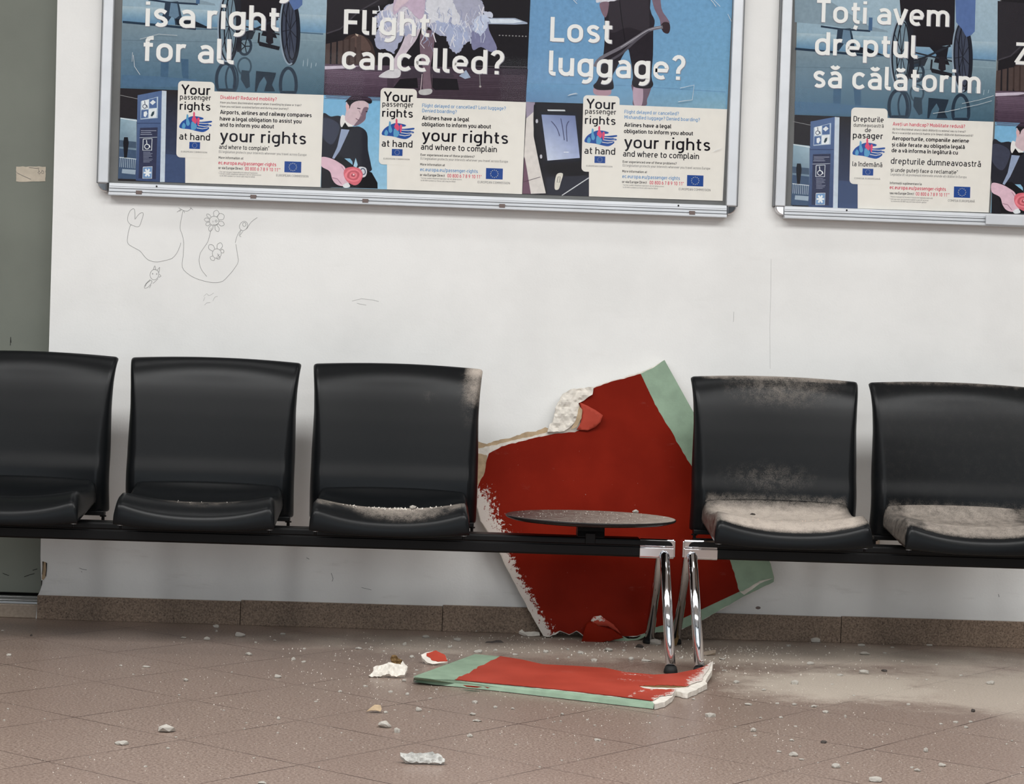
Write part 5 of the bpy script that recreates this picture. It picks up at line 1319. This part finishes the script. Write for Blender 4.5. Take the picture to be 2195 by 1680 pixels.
sc1 = [([(1226, -4), (1232, 3), (1237, 8)], .0008), ([(1230, -6), (1236, 2)], .0006), ([(1518, -6), (1528, 4), (1535, 14)], .0008), ([(1524, -6), (1536, 6), (1544, 14)], .0006), ([(1560, 30), (1568, 46)], .0006),
       ([(1217, 205), (1228, 202), (1238, 201)], .0007), ([(1220, 203), (1236, 199)], .0005), ([(1458, 189), (1488, 182), (1484, 214), (1454, 218)], .0008), ([(1530, 324), (1546, 318)], .0007),
       ([(300, 84), (340, 73), (380, 76)], .0005), ([(286, 118), (288, 142), (300, 160)], .0006), ([(284, 112), (283, 132)], .0005)]
case('large aluminium framed display case with three passenger rights posters', L1, R1, zb1+.003, 2.33,
     [fx(x, y)-L1 for x, y in ((298, 418), (543, 428), (783, 437), (1076, 449), (1483, 465))], [fx(x, y)-L1 for x, y in ((335, 410), (1454, 456))], None, None, sc1,
     (fx(232.5, 430)-L1, fx(1557, 478)-L1))
L2 = .5*(fx(1678.7, 0)+fx(1661, 450)); R2 = fx(2600, 500)
zb2 = px(1850, 472.5, 'y', -.035).z
sc2 = [([(2000, 243), (2030, 239), (2058, 233)], .0006), ([(2062, 222), (2100, 214), (2130, 205)], .0005), ([(2060, 232), (2098, 224), (2126, 216)], .0005), ([(1960, 190), (1990, 193)], .0006)]
case('aluminium framed display case at the right with Romanian passenger rights posters', L2, R2, zb2+.003, 2.33,
     [], [fx(1815, 467)-L2], None, px(2113, 478, 'y', -.045).x, sc2, (fx(1681, 472)-L2, R2-L2-.02))

# ------------------------------------------------------------------ pencil drawings and marks on the wall
def cw(x, y): return (240+x/6.097, 430+y/6.097)
def drawing(label, strokes, faint=False):
    p0 = cw(*strokes[0][0]); o = px(p0[0], p0[1], 'y', -.0002)
    b = MB()
    for s in strokes:
        q = smoothp([cw(*p) for p in s], 3, False) if len(s) > 2 else [cw(*p) for p in s]
        b.tube([px(x, y, 'y', -.0002)-o for x, y in q], .00048 if faint else .00062, 5)
    ob = b.build('pencil_drawing', M['pencil_faint'] if faint else M['pencil'], None, fix=False)
    ob.location = o
    return tag(ob, label, 'drawing', 'pencil drawings on the wall')
def petal(cx, cy, a, r0, r1, wd):
    c_, s_ = math.cos(a), math.sin(a)
    return [(cx+u*c_-v*s_, cy+u*s_+v*c_) for u, v in ((r0, -wd*.5), (r0+(r1-r0)*.6, -wd), (r1, 0), (r0+(r1-r0)*.6, wd), (r0, wd*.5))]
drawing('pencil drawn heart shaped flower with a long curved stem under the case', [[(300, 245), (300, 150), (285, 105), (240, 130), (210, 200), (205, 260), (240, 310), (280, 325), (320, 340), (360, 330), (390, 250), (410, 180), (395, 155), (350, 180), (305, 240)],
        [(255, 310), (232, 345), (205, 470), (210, 560), (300, 620), (370, 660), (440, 745), (500, 785), (590, 800), (700, 780), (790, 750), (850, 680), (890, 590), (900, 550)]])
drawing('pencil drawn flower half hidden behind the case with a long looping stem', [[(930, 125), (905, 240), (890, 360), (920, 450), (938, 560), (930, 720), (920, 870), (1000, 960), (1110, 1020), (1250, 1060), (1350, 1070), (1450, 1050), (1540, 960), (1590, 900), (1650, 800), (1640, 700), (1620, 570)],
        [(870, 92), (930, 125)], [(850, 150), (900, 112)], [(925, 128), (990, 135), (1040, 95)], [(880, 140), (910, 120)], [(950, 160), (940, 130)], [(1060, 120), (1020, 90)]])
drawing('pencil drawn daisy with a small face and a bent stem', [ell(1335, 265, 62, 62, 0, 16), petal(1335, 265, -1.3, 62, 145, 36), petal(1335, 265, -.55, 62, 150, 44), petal(1335, 265, .35, 62, 140, 30), petal(1335, 265, 1.2, 62, 150, 26), petal(1335, 265, 2.0, 62, 145, 26), petal(1335, 265, 2.7, 62, 120, 24), petal(1335, 265, 3.3, 62, 130, 24), petal(1335, 265, -2.4, 62, 130, 20),
        ell(1362, 266, 12, 14, 0, 8), [(1318, 262), (1320, 284)], [(1320, 310), (1350, 316), (1385, 300)], [(1300, 360), (1275, 460), (1250, 540), (1190, 630), (1150, 700), (1140, 800), (1170, 900), (1240, 990)]])
drawing('pencil drawn small flower with three petals beside the bent stem', [ell(1370, 690, 58, 62, 0, 14), petal(1370, 690, -1.2, 58, 150, 36), petal(1370, 690, -2.3, 58, 150, 36), petal(1370, 690, 2.3, 58, 110, 34), petal(1370, 690, -.4, 58, 100, 26), [(1380, 690), (1390, 720), (1400, 700), (1385, 730)], petal(1370, 690, 1.2, 40, 80, 24)])
drawing('smudged pencil flower under the third metal clip', [ell(1720, 330, 50, 62, .5, 14), ell(1730, 310, 22, 26, 0, 8), [(1680, 385), (1640, 450), (1610, 550)], [(1715, 395), (1670, 460), (1690, 470)], [(1690, 380), (1660, 455)], [(1760, 370), (1820, 280), (1900, 220)]])
drawing('pencil drawn little long eared creature below the heart flower', [ell(555, 965, 56, 68, .2, 14), [(540, 900), (560, 850), (575, 910)], [(590, 910), (625, 870), (612, 940)], ell(532, 955, 5, 7, 0, 6), ell(585, 958, 5, 7, 0, 6), [(500, 1030), (440, 1090), (425, 1140), (470, 1130), (520, 1070), (510, 1040), (455, 1080), (435, 1120)], [(490, 1140), (510, 1100)], [(600, 1020), (560, 1060), (535, 1080)], [(620, 960), (640, 985), (610, 1000)]])
drawing('faint pencil scribble lowest on the wall under the case', [[(1200, 1250), (1240, 1215), (1270, 1240), (1330, 1205)], [(1195, 1310), (1215, 1260)], [(1210, 1365), (1240, 1335), (1285, 1330)], [(1320, 1310), (1345, 1260), (1380, 1250)]], True)
sc = MB()
for s, r_ in (([(755, 645), (775, 640), (800, 643), (812, 646)], .0005), ([(765, 650), (785, 654)], .0005), ([(170, 1217), (178, 1220), (186, 1221)], .0009), ([(174, 1224), (176, 1226)], .0009), ([(710, 1228), (714, 1240), (712, 1246)], .0009), ([(775, 1259), (788, 1262), (796, 1264)], .0007), ([(1653, 555), (1652, 640), (1650, 700), (1651, 790)], .0003), ([(657, 1195), (663, 1198)], .0009), ([(2140, 1273), (2142, 1279)], .0009), ([(1573, 668), (1572, 690)], .0004)):
    sc.tube([px(x, y, 'y', -.0001) for x, y in s], r_, 5)
q = ell(1625, 1302.5, 5.5, 3.2, 0, 14); sc.add([px(x, y, 'y', -.0006) for x, y in q], [tuple(range(len(q)))], 1)
sc.build('scuff_mark', [M['pencil'], M['clip']], bpy.data.objects['wall_back'], fix=False)
o = px(1870, 1158, 'y', 0)
t = thing('wall_plate', 'small beige plate on the wall seen in the gap between the two right chairs', 'wall plate', o)
b = MB(); b.box(-.021, .021, -.006, 0, -.016, .016); b.build('plate', M['sticker'], t, bevel=.002)
b = MB(); b.box(-.014, .014, -.0072, -.006, -.010, .010); b.build('cover', M['kraft_pale'], t, bevel=.001)

# ------------------------------------------------------------------ rubble
def chunk_mesh(name, seed, flat=.5, det=2, sharp=.35):
    r = random.Random(seed); bm = bmesh.new(); bmesh.ops.create_icosphere(bm, subdivisions=det, radius=.5)
    o = Vector((r.uniform(0, 50), r.uniform(0, 50), r.uniform(0, 50)))
    planes = [(Vector((r.gauss(0, 1), r.gauss(0, 1), r.gauss(0, .7))).normalized(), r.uniform(.26, .42)) for _ in range(7)]
    for v in bm.verts:
        p = v.co.copy()
        for nn, d in planes:
            k = p.dot(nn)-d
            if k > 0: p -= nn*k*.85
        p += p.normalized()*sharp*.25*noise.noise(p*5+o)
        p.z *= 1
        v.co = p
    z0 = min(v.co.z for v in bm.verts); zc = z0+.18
    for v in bm.verts: v.co.z = max(v.co.z, zc)-zc
    xs = [v.co.x for v in bm.verts]; ys = [v.co.y for v in bm.verts]; zs = [v.co.z for v in bm.verts]
    for v in bm.verts:
        v.co.x = (v.co.x-min(xs))/(max(xs)-min(xs))-.5; v.co.y = (v.co.y-min(ys))/(max(ys)-min(ys))-.5; v.co.z = v.co.z/max(zs)
    bm.normal_update(); me = bpy.data.meshes.new(name); bm.to_mesh(me); bm.free()
    return me
PROTO = [link('plaster_chip', chunk_mesh('plaster_chip', 100+i, det=2 if i < 5 else 1), M['gypsum']) for i in range(8)]
DARKP = [link('dark_chip', chunk_mesh('dark_chip', 200+i), M['pebble_dark']) for i in range(2)]
used = set()
def put(x, y, w, h, label, cat, group, dark=False, z=0.0, plane=None):
    pool = DARKP if dark else PROTO
    p = RNG.choice(pool)
    if p.name in used: o = p.copy(); COL.objects.link(o)
    else: o = p; used.add(p.name)
    base = px(x, y+h*.36, 'z', z) if plane is None else plane
    m_ = (base-EYE).length/F                         # metres per pixel at that spot
    o.scale = (w*m_, w*m_*RNG.uniform(.55, .85), max(h*m_*.85, .0016)); o.rotation_euler = (0, 0, RNG.choice((0, math.pi))+RNG.uniform(-.35, .35))
    o.location = base-Vector((0, 0, .0002))
    return tag(o, label, cat, group)
# pieces that can be told apart
BIG = [(358, 1561, 36, 19, 'pointed white plaster lump, largest chip at lower left of the floor'), (260, 1592, 31, 10, 'flat oval plaster flake left of the pointed lump'),
       (824, 1552, 31, 17, 'rough white plaster lump on the floor near the beige paper flake'), (851, 1565, 14, 13, 'small upright plaster piece right of the rough lump'),
       (1523, 1532, 24, 11, 'long white plaster chip right of the flat board on bare tiles'), (1701, 1616, 20, 11, 'rounded white plaster chip near the lower right tile joint'),
       (1792, 1641, 19, 12, 'blocky white plaster chip near the bottom right tile corner'), (1876, 1670, 27, 13, 'white plaster lump at the bottom edge of the picture on the right'),
       (1852, 1440, 21, 11, 'domed white plaster chip in the pale dust beside a dark chip'), (2123, 1463, 18, 9, 'white plaster chip farthest right on the dusty floor'),
       (1703, 1462, 16, 11, 'upright plaster chip in the middle of the dust patch'), (1578, 1461, 15, 8, 'plaster chip at the left end of the dust patch'),
       (1737, 1421, 16, 8, 'oval plaster chip at the shaded edge of the dust patch'), (1615, 1564, 13, 11, 'plaster chip lying on a tile joint crossing at lower right'),
       (1386, 1415, 22, 6, 'flat plaster flake behind the flat board beside the left chrome leg'), (1023, 1544, 20, 6, 'thin grey plaster flake in front of the flat board at its left'),
       (898, 1520, 14, 11, 'plaster chip between the flat board and the beige paper flake'), (534, 1401, 16, 8, 'squarish plaster chip below the second chair at the shadow edge'),
       (596, 1449, 15, 9, 'plaster chip on a tile joint left of the torn plaster fragment'), (515, 1360, 22, 12, 'grey plaster flake in the shade by the skirting joint under the second chair'),
       (463, 1342, 14, 9, 'grey plaster chip touching the skirting under the second chair'), (770, 1389, 16, 6, 'flat plaster flake in the shade under the third chair'),
       (1025, 1396, 20, 9, 'grey plaster flake just behind the green corner of the flat board'), (1748, 1372, 20, 12, 'grey plaster lump against the skirting right of the legs'),
       (2131, 1383, 17, 8, 'plaster lump against the skirting at the far right'), (1853, 1400, 22, 7, 'flat plaster flake in the shade below the dustiest chair'),
       (562, 1677, 18, 6, 'plaster flake cut by the bottom edge of the picture'), (1281, 1585, 15, 6, 'flat plaster chip in front of the middle of the flat board'),
       (1405, 1376, 25, 15, 'plaster lump between the chrome legs and the leaning board'), (1604, 1509, 16, 6, 'flat plaster chip on the tile joint right of the flat board'),
       (1745, 1513, 15, 6, 'plaster chip on the lower edge of the dust patch'), (1007, 1576, 13, 9, 'single white plaster chip on the tiles well in front of the flat board'),
       (1018, 1504, 13, 8, 'white plaster chip just in front of the flat board'), (2020, 1639, 16, 9, 'white plaster chip lowest at the right among scattered ones'), (1984, 1607, 10, 12, 'upright thin plaster chip at lower right')]
for x, y, w, h, lab in BIG: put(x, y, w, h, lab, 'plaster chip', 'plaster chips on the floor')
SMALL = [(19, 1403, 10, 6), (315, 1428, 18, 4), (259, 1426, 7, 4), (286, 1445, 6, 3), (393, 1366, 13, 4), (398, 1457, 10, 8), (360, 1603, 8, 5), (312, 1642, 8, 4), (193, 1623, 4, 4), (17, 1519, 5, 4), (9, 1543, 5, 4), (96, 1540, 4, 3), (377, 1579, 8, 3), (384, 1489, 6, 4),
 (6, 1351, 7, 3), (443, 1368, 14, 9), (606, 1358, 12, 5), (629, 1412, 9, 9), (651, 1418, 11, 5), (597, 1539, 8, 8), (480, 1522, 6, 4), (677, 1503, 9, 3), (729, 1481, 9, 5), (463, 1485, 5, 3), (595, 1570, 6, 4), (686, 1581, 6, 3), (684, 1644, 5, 4), (544, 1624, 6, 3), (528, 1549, 5, 4), (524, 1561, 4, 4),
 (548, 1376, 6, 4), (589, 1372, 8, 4), (652, 1390, 6, 4), (719, 1405, 4, 4), (497, 1440, 4, 4), (464, 1352, 6, 5), (503, 1337, 6, 4),
 (867, 1380, 9, 9), (980, 1370, 17, 8), (964, 1386, 10, 6), (883, 1407, 11, 7), (783, 1470, 10, 5), (837, 1482, 10, 6), (873, 1487, 8, 7), (866, 1458, 9, 7), (894, 1436, 9, 4), (889, 1444, 7, 3), (936, 1477, 6, 3), (922, 1496, 9, 3), (1062, 1515, 9, 7), (1013, 1530, 14, 7), (827, 1526, 10, 6),
 (752, 1586, 7, 3), (732, 1570, 4, 3), (1072, 1572, 4, 3), (908, 1535, 4, 4), (1062, 1393, 10, 6), (913, 1364, 16, 7), (1022, 1352, 9, 6), (792, 1391, 7, 3), (823, 1395, 6, 3), (846, 1521, 5, 2), (920, 1525, 5, 3), (990, 1511, 4, 3),
 (1170, 1396, 13, 7), (1105, 1402, 13, 5), (1273, 1414, 14, 7), (1353, 1411, 12, 8), (1244, 1398, 15, 7), (1304, 1392, 18, 9), (1195, 1411, 6, 3), (1217, 1391, 7, 5), (1337, 1393, 9, 4), (1219, 1408, 5, 4), (1460, 1410, 8, 4),
 (1205, 1530, 7, 6), (1099, 1518, 9, 5), (1106, 1595, 7, 3), (1204, 1629, 6, 3), (1157, 1643, 6, 3), (1259, 1542, 6, 3), (1275, 1554, 6, 3), (1393, 1549, 5, 4), (1410, 1534, 5, 3), (1202, 1545, 5, 4), (1189, 1546, 5, 3), (1296, 1595, 4, 4), (1234, 1592, 4, 4), (1320, 1644, 4, 3), (1186, 1573, 6, 2), (1462, 1557, 5, 4),
 (1618, 1576, 8, 4), (1718, 1627, 12, 4), (1670, 1610, 10, 6), (1697, 1586, 10, 6), (1525, 1646, 5, 3), (1715, 1599, 6, 3), (1705, 1556, 8, 3), (1674, 1537, 9, 5), (1630, 1538, 7, 4), (1576, 1557, 6, 3), (1703, 1509, 11, 6), (1769, 1525, 13, 7), (1666, 1507, 8, 4), (1564, 1518, 4, 3), (1541, 1516, 4, 2), (1605, 1671, 4, 2), (1754, 1634, 5, 3),
 (1637, 1478, 10, 6), (1548, 1412, 13, 5), (1487, 1498, 8, 4), (1553, 1436, 13, 3), (1690, 1383, 11, 5), (1801, 1446, 14, 5), (1846, 1382, 15, 6), (1992, 1382, 13, 4), (2095, 1383, 10, 6), (2106, 1384, 9, 5), (1947, 1509, 8, 5), (1896, 1399, 9, 4), (1913, 1387, 9, 3), (1935, 1417, 9, 4), (2060, 1447, 8, 4), (1924, 1454, 5, 4), (2007, 1424, 7, 4), (1986, 1456, 6, 3), (1830, 1490, 8, 3), (1784, 1466, 8, 3),
 (2048, 1547, 11, 5), (2080, 1546, 8, 4), (2017, 1551, 8, 4), (2071, 1558, 9, 6), (1966, 1650, 14, 8), (1955, 1644, 9, 4), (1817, 1635, 6, 4), (1902, 1573, 4, 3), (1873, 1575, 4, 4), (2158, 1594, 5, 4), (2169, 1587, 5, 5), (1874, 1607, 4, 3), (2191, 1643, 7, 4), (1812, 1535, 5, 8)]
def zone(x, y):
    if y < 1377 and x < 1100: return ('small plaster chip in the shade beside the skirting left of the leaning board', 'chips by the skirting at the left')
    if y < 1405 and x >= 1455: return ('plaster chip in the shade beside the skirting right of the chrome legs', 'chips by the skirting at the right')
    if 1040 <= x < 1455 and y < 1420: return ('plaster chip on the floor between leaning board and flat board', 'chips between the two boards')
    if x < 700: return ('small white plaster chip on the floor in front of the left chairs', 'chips on the floor at the left')
    if x < 1090: return ('small white plaster chip on the floor around the flat board\'s green end', 'chips around the green end')
    if x < 1480: return ('small plaster chip on the floor in front of the flat board', 'chips in front of the flat board')
    if y < 1500: return ('plaster chip lying in the pale dust patch right of the chrome legs', 'chips in the dust patch')
    return ('small plaster chip on the tiles in front of the dust patch', 'chips at the lower right')
for x, y, w, h in SMALL:
    lab, gr = zone(x, y); put(x, y, w, h, lab, 'plaster chip', gr)
for x, y, w, h, lab in ((1766, 1590, 14, 7, 'dark grey stone chip among white chips at lower right'), (1895, 1437, 13, 6, 'dark chip beside the domed white chip in the dust'), (2086, 1523, 9, 8, 'dark chip on the right part of the dust patch'), (1371, 1384, 18, 9, 'dark chip in front of the leaning board by the legs'), (67, 1361, 6, 5, 'dark speck of debris on the floor at the far left')):
    put(x, y, w, h, lab, 'chip', 'dark chips on the floor', True)
# chips resting on the furniture
def seat_top(cx, x, y):
    rows = [(-.375, .404, .411), (-.42, .388, .407), (-.48, .380, .409), (-.53, .385, .414), (-.57, .397, .420), (-.588, .3975, .4205), (-.605, .390, .416), (-.624, .378, .408), (-.636, .367, .400)]
    yy = [(-r_[0], r_[1]) for r_ in rows]; zz = [(-r_[0], r_[2]) for r_ in rows]
    zm, zs = lerp(yy, -y), lerp(zz, -y); return zm+(zs-zm)*abs(x/.206)**2.3+.0026
p = Vector((-.068, -.590, 0)); p.z = seat_top(-.1275, p.x+.1275, p.y)
put(893, 1087, 15, 9, 'white plaster block on the seat of the scraped chair', 'plaster chip', 'plaster chips on the seats', plane=p)
p = px(1362, 1099, 'z', .3827); put(1362, 1098, 14, 9, 'white plaster chip on the round side table', 'plaster chip', 'plaster chips on the seats', plane=p)
p = Vector((.868, -.40, 0)); p.z = seat_top(.9425, p.x-.9425, p.y)
put(1610, 1106, 12, 5, 'dark chip on the dusty seat right of the side table', 'chip', 'plaster chips on the seats', True, plane=p)

def crumbs(name, label, spots, mat):
    b = MB(); r = random.Random(77)
    for p, s in spots:
        a = r.uniform(0, 6.28); h = s*r.uniform(.3, .7)
        q = [(p.x+s*.5*math.cos(a+k*2.094)*r.uniform(.6, 1.2), p.y+s*.5*math.sin(a+k*2.094)*r.uniform(.6, 1.2), p.z-.0003) for k in range(3)]
        b.add(q+[(p.x, p.y, p.z+h)], [(0, 1, 3), (1, 2, 3), (2, 0, 3), (0, 2, 1)])
    return tag(b.build(name, mat), label, 'crumbs', None, 'stuff')
r = random.Random(12); sp = []
def spot(x, y, s): sp.append((px(x, y, 'z', 0.0), s))
for _ in range(700): spot(r.uniform(-20, 2215), 1340+345*r.random()**.8, r.uniform(.0015, .0038))
for _ in range(900): spot(r.gauss(1500, 330), min(1690, 1375+abs(r.gauss(0, 120))), r.uniform(.0014, .0036))
for _ in range(420): spot(r.gauss(1180, 260), 1362+abs(r.gauss(0, 38)), r.uniform(.002, .0065))
for _ in range(260): spot(r.gauss(800, 160), 1400+abs(r.gauss(0, 70)), r.uniform(.0016, .004))
for _ in range(260): spot(r.gauss(1560, 130), 1385+abs(r.gauss(0, 25)), r.uniform(.002, .007))
sp = [s for s in sp if s[0].y < -.016 and not inside(((s[0]-EYE).dot(RIGHT)/(s[0]-EYE).dot(FWD)*F+W/2, (s[0]-EYE).dot(DOWN)/(s[0]-EYE).dot(FWD)*F+H/2), [(870, 1455), (1018, 1396), (1530, 1420), (1520, 1480), (1400, 1525)])]
crumbs('plaster_crumbs', 'countless tiny white plaster crumbs scattered over the tiled floor', sp, M['gypsum'])
sp = []
for _ in range(150):
    x = max(-.17, min(.16, r.gauss(.0, .065))); y = -.590+r.gauss(0, .006)-max(0, r.gauss(-.006, .016)); y = max(-.634, y)
    sp.append((Vector((-.1275+x, y, seat_top(0, x, y)-.0008)), r.uniform(.002, .0075)))
crumbs('plaster_crumbs', 'white plaster crumbs heaped on the seat of the scraped chair', sp, M['gypsum'])
sp = []
for _ in range(22):
    x = max(-.15, min(.15, r.gauss(.02, .07))); y = max(-.63, -.600+r.gauss(0, .014)); sp.append((Vector((-.640+x, y, seat_top(0, x, y)-.0006)), r.uniform(.002, .0042)))
crumbs('plaster_crumbs', 'few white plaster specks on the seat of the chair second from the left', sp, M['gypsum'])
sp = []
for _ in range(170):
    x = r.uniform(-.15, .15); y = r.uniform(-.62, -.38); sp.append((Vector((.9425+x, y, seat_top(0, x, y)-.0008)), r.uniform(.002, .006)))
crumbs('plaster_crumbs', 'pinkish plaster crumbs in thick dust on the seat right of the side table', sp, M['kraft_pale'])
sp = []
for _ in range(150):
    a, q_ = r.uniform(0, 6.28), TR*.95*math.sqrt(r.random()); sp.append((Vector((TCX+q_*math.cos(a), TCY+q_*math.sin(a), .3826)), r.uniform(.0012, .0035)))
crumbs('plaster_crumbs', 'fine plaster specks scattered on the round side table', sp, M['gypsum'])

# larger torn scraps
def tilted(x0, y0, ang, yaw=0.0):
    """a plane standing on the floor at photo pixel (x0, y0), leaning back by ang from the horizontal"""
    p0 = px(x0, y0, 'z', .0015); n0 = Vector((math.sin(yaw)*math.sin(ang), -math.sin(ang)*math.cos(yaw), math.cos(ang)))
    def f(x, y, off):
        ray = FWD+(x-W/2)/F*RIGHT+(y-H/2)/F*DOWN; t = (p0-EYE).dot(n0)/ray.dot(n0); q = EYE+ray*t+n0*off
        if q.z < .0008: q.z = .0008
        return q
    return f
def k3(x, y): return (700+x/4.667, 1320+y/4.667)
def scrap(name, label, x, y, group=None):
    return thing(name, label, 'debris', px(x, y, 'z', 0), group)
t = scrap('plaster_fragment', 'torn white plaster fragment with brown paper sticking up, left of the red fragment', 833, 1452)
f1 = tilted(820, 1451, .75)
slab('gypsum_lump', jag([k3(*p) for p in [(420, 614), (470, 560), (468, 535), (525, 505), (600, 488), (640, 478), (700, 500), (760, 500), (800, 505), (812, 530), (800, 560), (780, 600), (700, 618), (650, 612), (600, 594), (560, 608), (480, 616)]], .6, 4, 60), .010, [M['gypsum']], t, f1, .006, 4, None, lambda x, y: .006*noise.fractal(Vector((x/9, y/9, 8)), 1, 2, 3))
f2 = tilted(850, 1444, 1.15, .3)
slab('torn_paper', jag([k3(*p) for p in [(630, 430), (650, 395), (690, 400), (715, 430), (745, 455), (742, 500), (700, 512), (660, 488), (635, 455)]], .8, 4, 61), .001, [M['brown']], t, f2, .008, 3, None, lambda x, y: .004*math.sin(x*.5)+.003*math.cos(y*.7))
f2b = tilted(866, 1446, 1.2, -.5)
slab('torn_paper', jag([k3(*p) for p in [(745, 520), (750, 480), (768, 452), (800, 495), (812, 522), (800, 580), (785, 600)]], .5, 4, 62), .001, [M['gypsum']], t, f2b, .004)
t = scrap('plaster_fragment', 'small red painted plaster fragment with white broken edge, left of the flat board', 931, 1424)
f3 = tilted(930, 1424, .60)
slab('gypsum_core', jag([k3(*p) for p in [(946, 395), (985, 376), (1095, 354), (1185, 400), (1212, 464), (1110, 482), (1060, 489), (1010, 475), (960, 432)]], .5, 4, 63), .009, [M['gypsum']], t, f3, .003)
slab('red_paint_face', jag([k3(*p) for p in [(1000, 384), (1095, 356), (1185, 402), (1210, 463), (1115, 468), (1050, 452), (1036, 428), (1000, 410)]], .5, 4, 64), .0012, [M['red_lit']], t, f3, .0046, 3)
t = scrap('grey_scrap', 'crumpled light grey torn scrap lying nearest the bottom of the picture', 907, 1638)
f4 = tilted(907, 1637, .62)
slab('crumpled_sheet', jag([k3(*p) for p in [(735, 1395), (790, 1385), (830, 1382), (900, 1388), (960, 1385), (1060, 1392), (1110, 1405), (1150, 1425), (1185, 1452), (1180, 1478), (1140, 1486), (1060, 1482), (960, 1476), (860, 1478), (790, 1470), (775, 1450), (740, 1430)]], .6, 4, 65), .008, [M['greycloth']], t, f4, .004, 4, None, lambda x, y: .006*noise.fractal(Vector((x/12, y/5, 3)), 1, 2, 3)+.004*math.cos((y-1626)/7))
t = scrap('paper_flake', 'beige curled paper flake on the floor left of the rough plaster lump', 800, 1527)
f5 = tilted(800, 1527, .42)
slab('paper_sheet', jag([k3(*p) for p in [(396, 962), (430, 938), (480, 905), (540, 905), (552, 940), (538, 968), (490, 960), (440, 958)]], .3, 5, 66), .0008, [M['kraft']], t, f5, .002, 4, None, lambda x, y: .003*math.sin((x-785)/12))
t = scrap('paper_flake', 'dark curled paper flake in the shade left of the leaning board', 1058, 1379)
f6 = tilted(1058, 1379, .9)
slab('paper_sheet', jag([k3(*p) for p in [(1585, 272), (1600, 258), (1660, 254), (1700, 244), (1740, 246), (1775, 270), (1700, 268), (1650, 272)]], .3, 5, 67), .0008, [M['pebble_dark']], t, f6, .002)
def k4(x, y): return (1050+x/4.667, 1320+y/4.667)
t = scrap('plaster_fragment', 'flat pale plaster slab wedged at the left foot of the leaning board', 1136, 1364)
f7 = tilted(1136, 1363, .55)
slab('gypsum_lump', jag([k4(*p) for p in [(290, 160), (320, 138), (350, 165), (430, 160), (495, 168), (500, 196), (440, 206), (380, 208), (340, 180)]], .6, 4, 68), .008, [M['gypsum']], t, f7, .002)
def k5(x, y): return (1400+x/4.667, 1320+y/4.667)
t = scrap('plaster_fragment', 'brownish plaster slab with dark end on the floor right of the chrome legs', 1520, 1404)
f8 = tilted(1520, 1404, .5)
slab('gypsum_lump', jag([k5(*p) for p in [(488, 378), (520, 360), (600, 344), (628, 344), (624, 372), (560, 392), (510, 398)]], .4, 4, 69), .008, [M['stone']], t, f8, .002)
t = scrap('paper_flake', 'brown paper sliver standing behind the chrome legs', 1449, 1382)
f9 = tilted(1449, 1383, 1.1)
slab('paper_sheet', [k5(*p) for p in [(205, 300), (215, 230), (262, 186), (258, 220), (232, 300)]], .0008, [M['brown']], t, f9, .001)
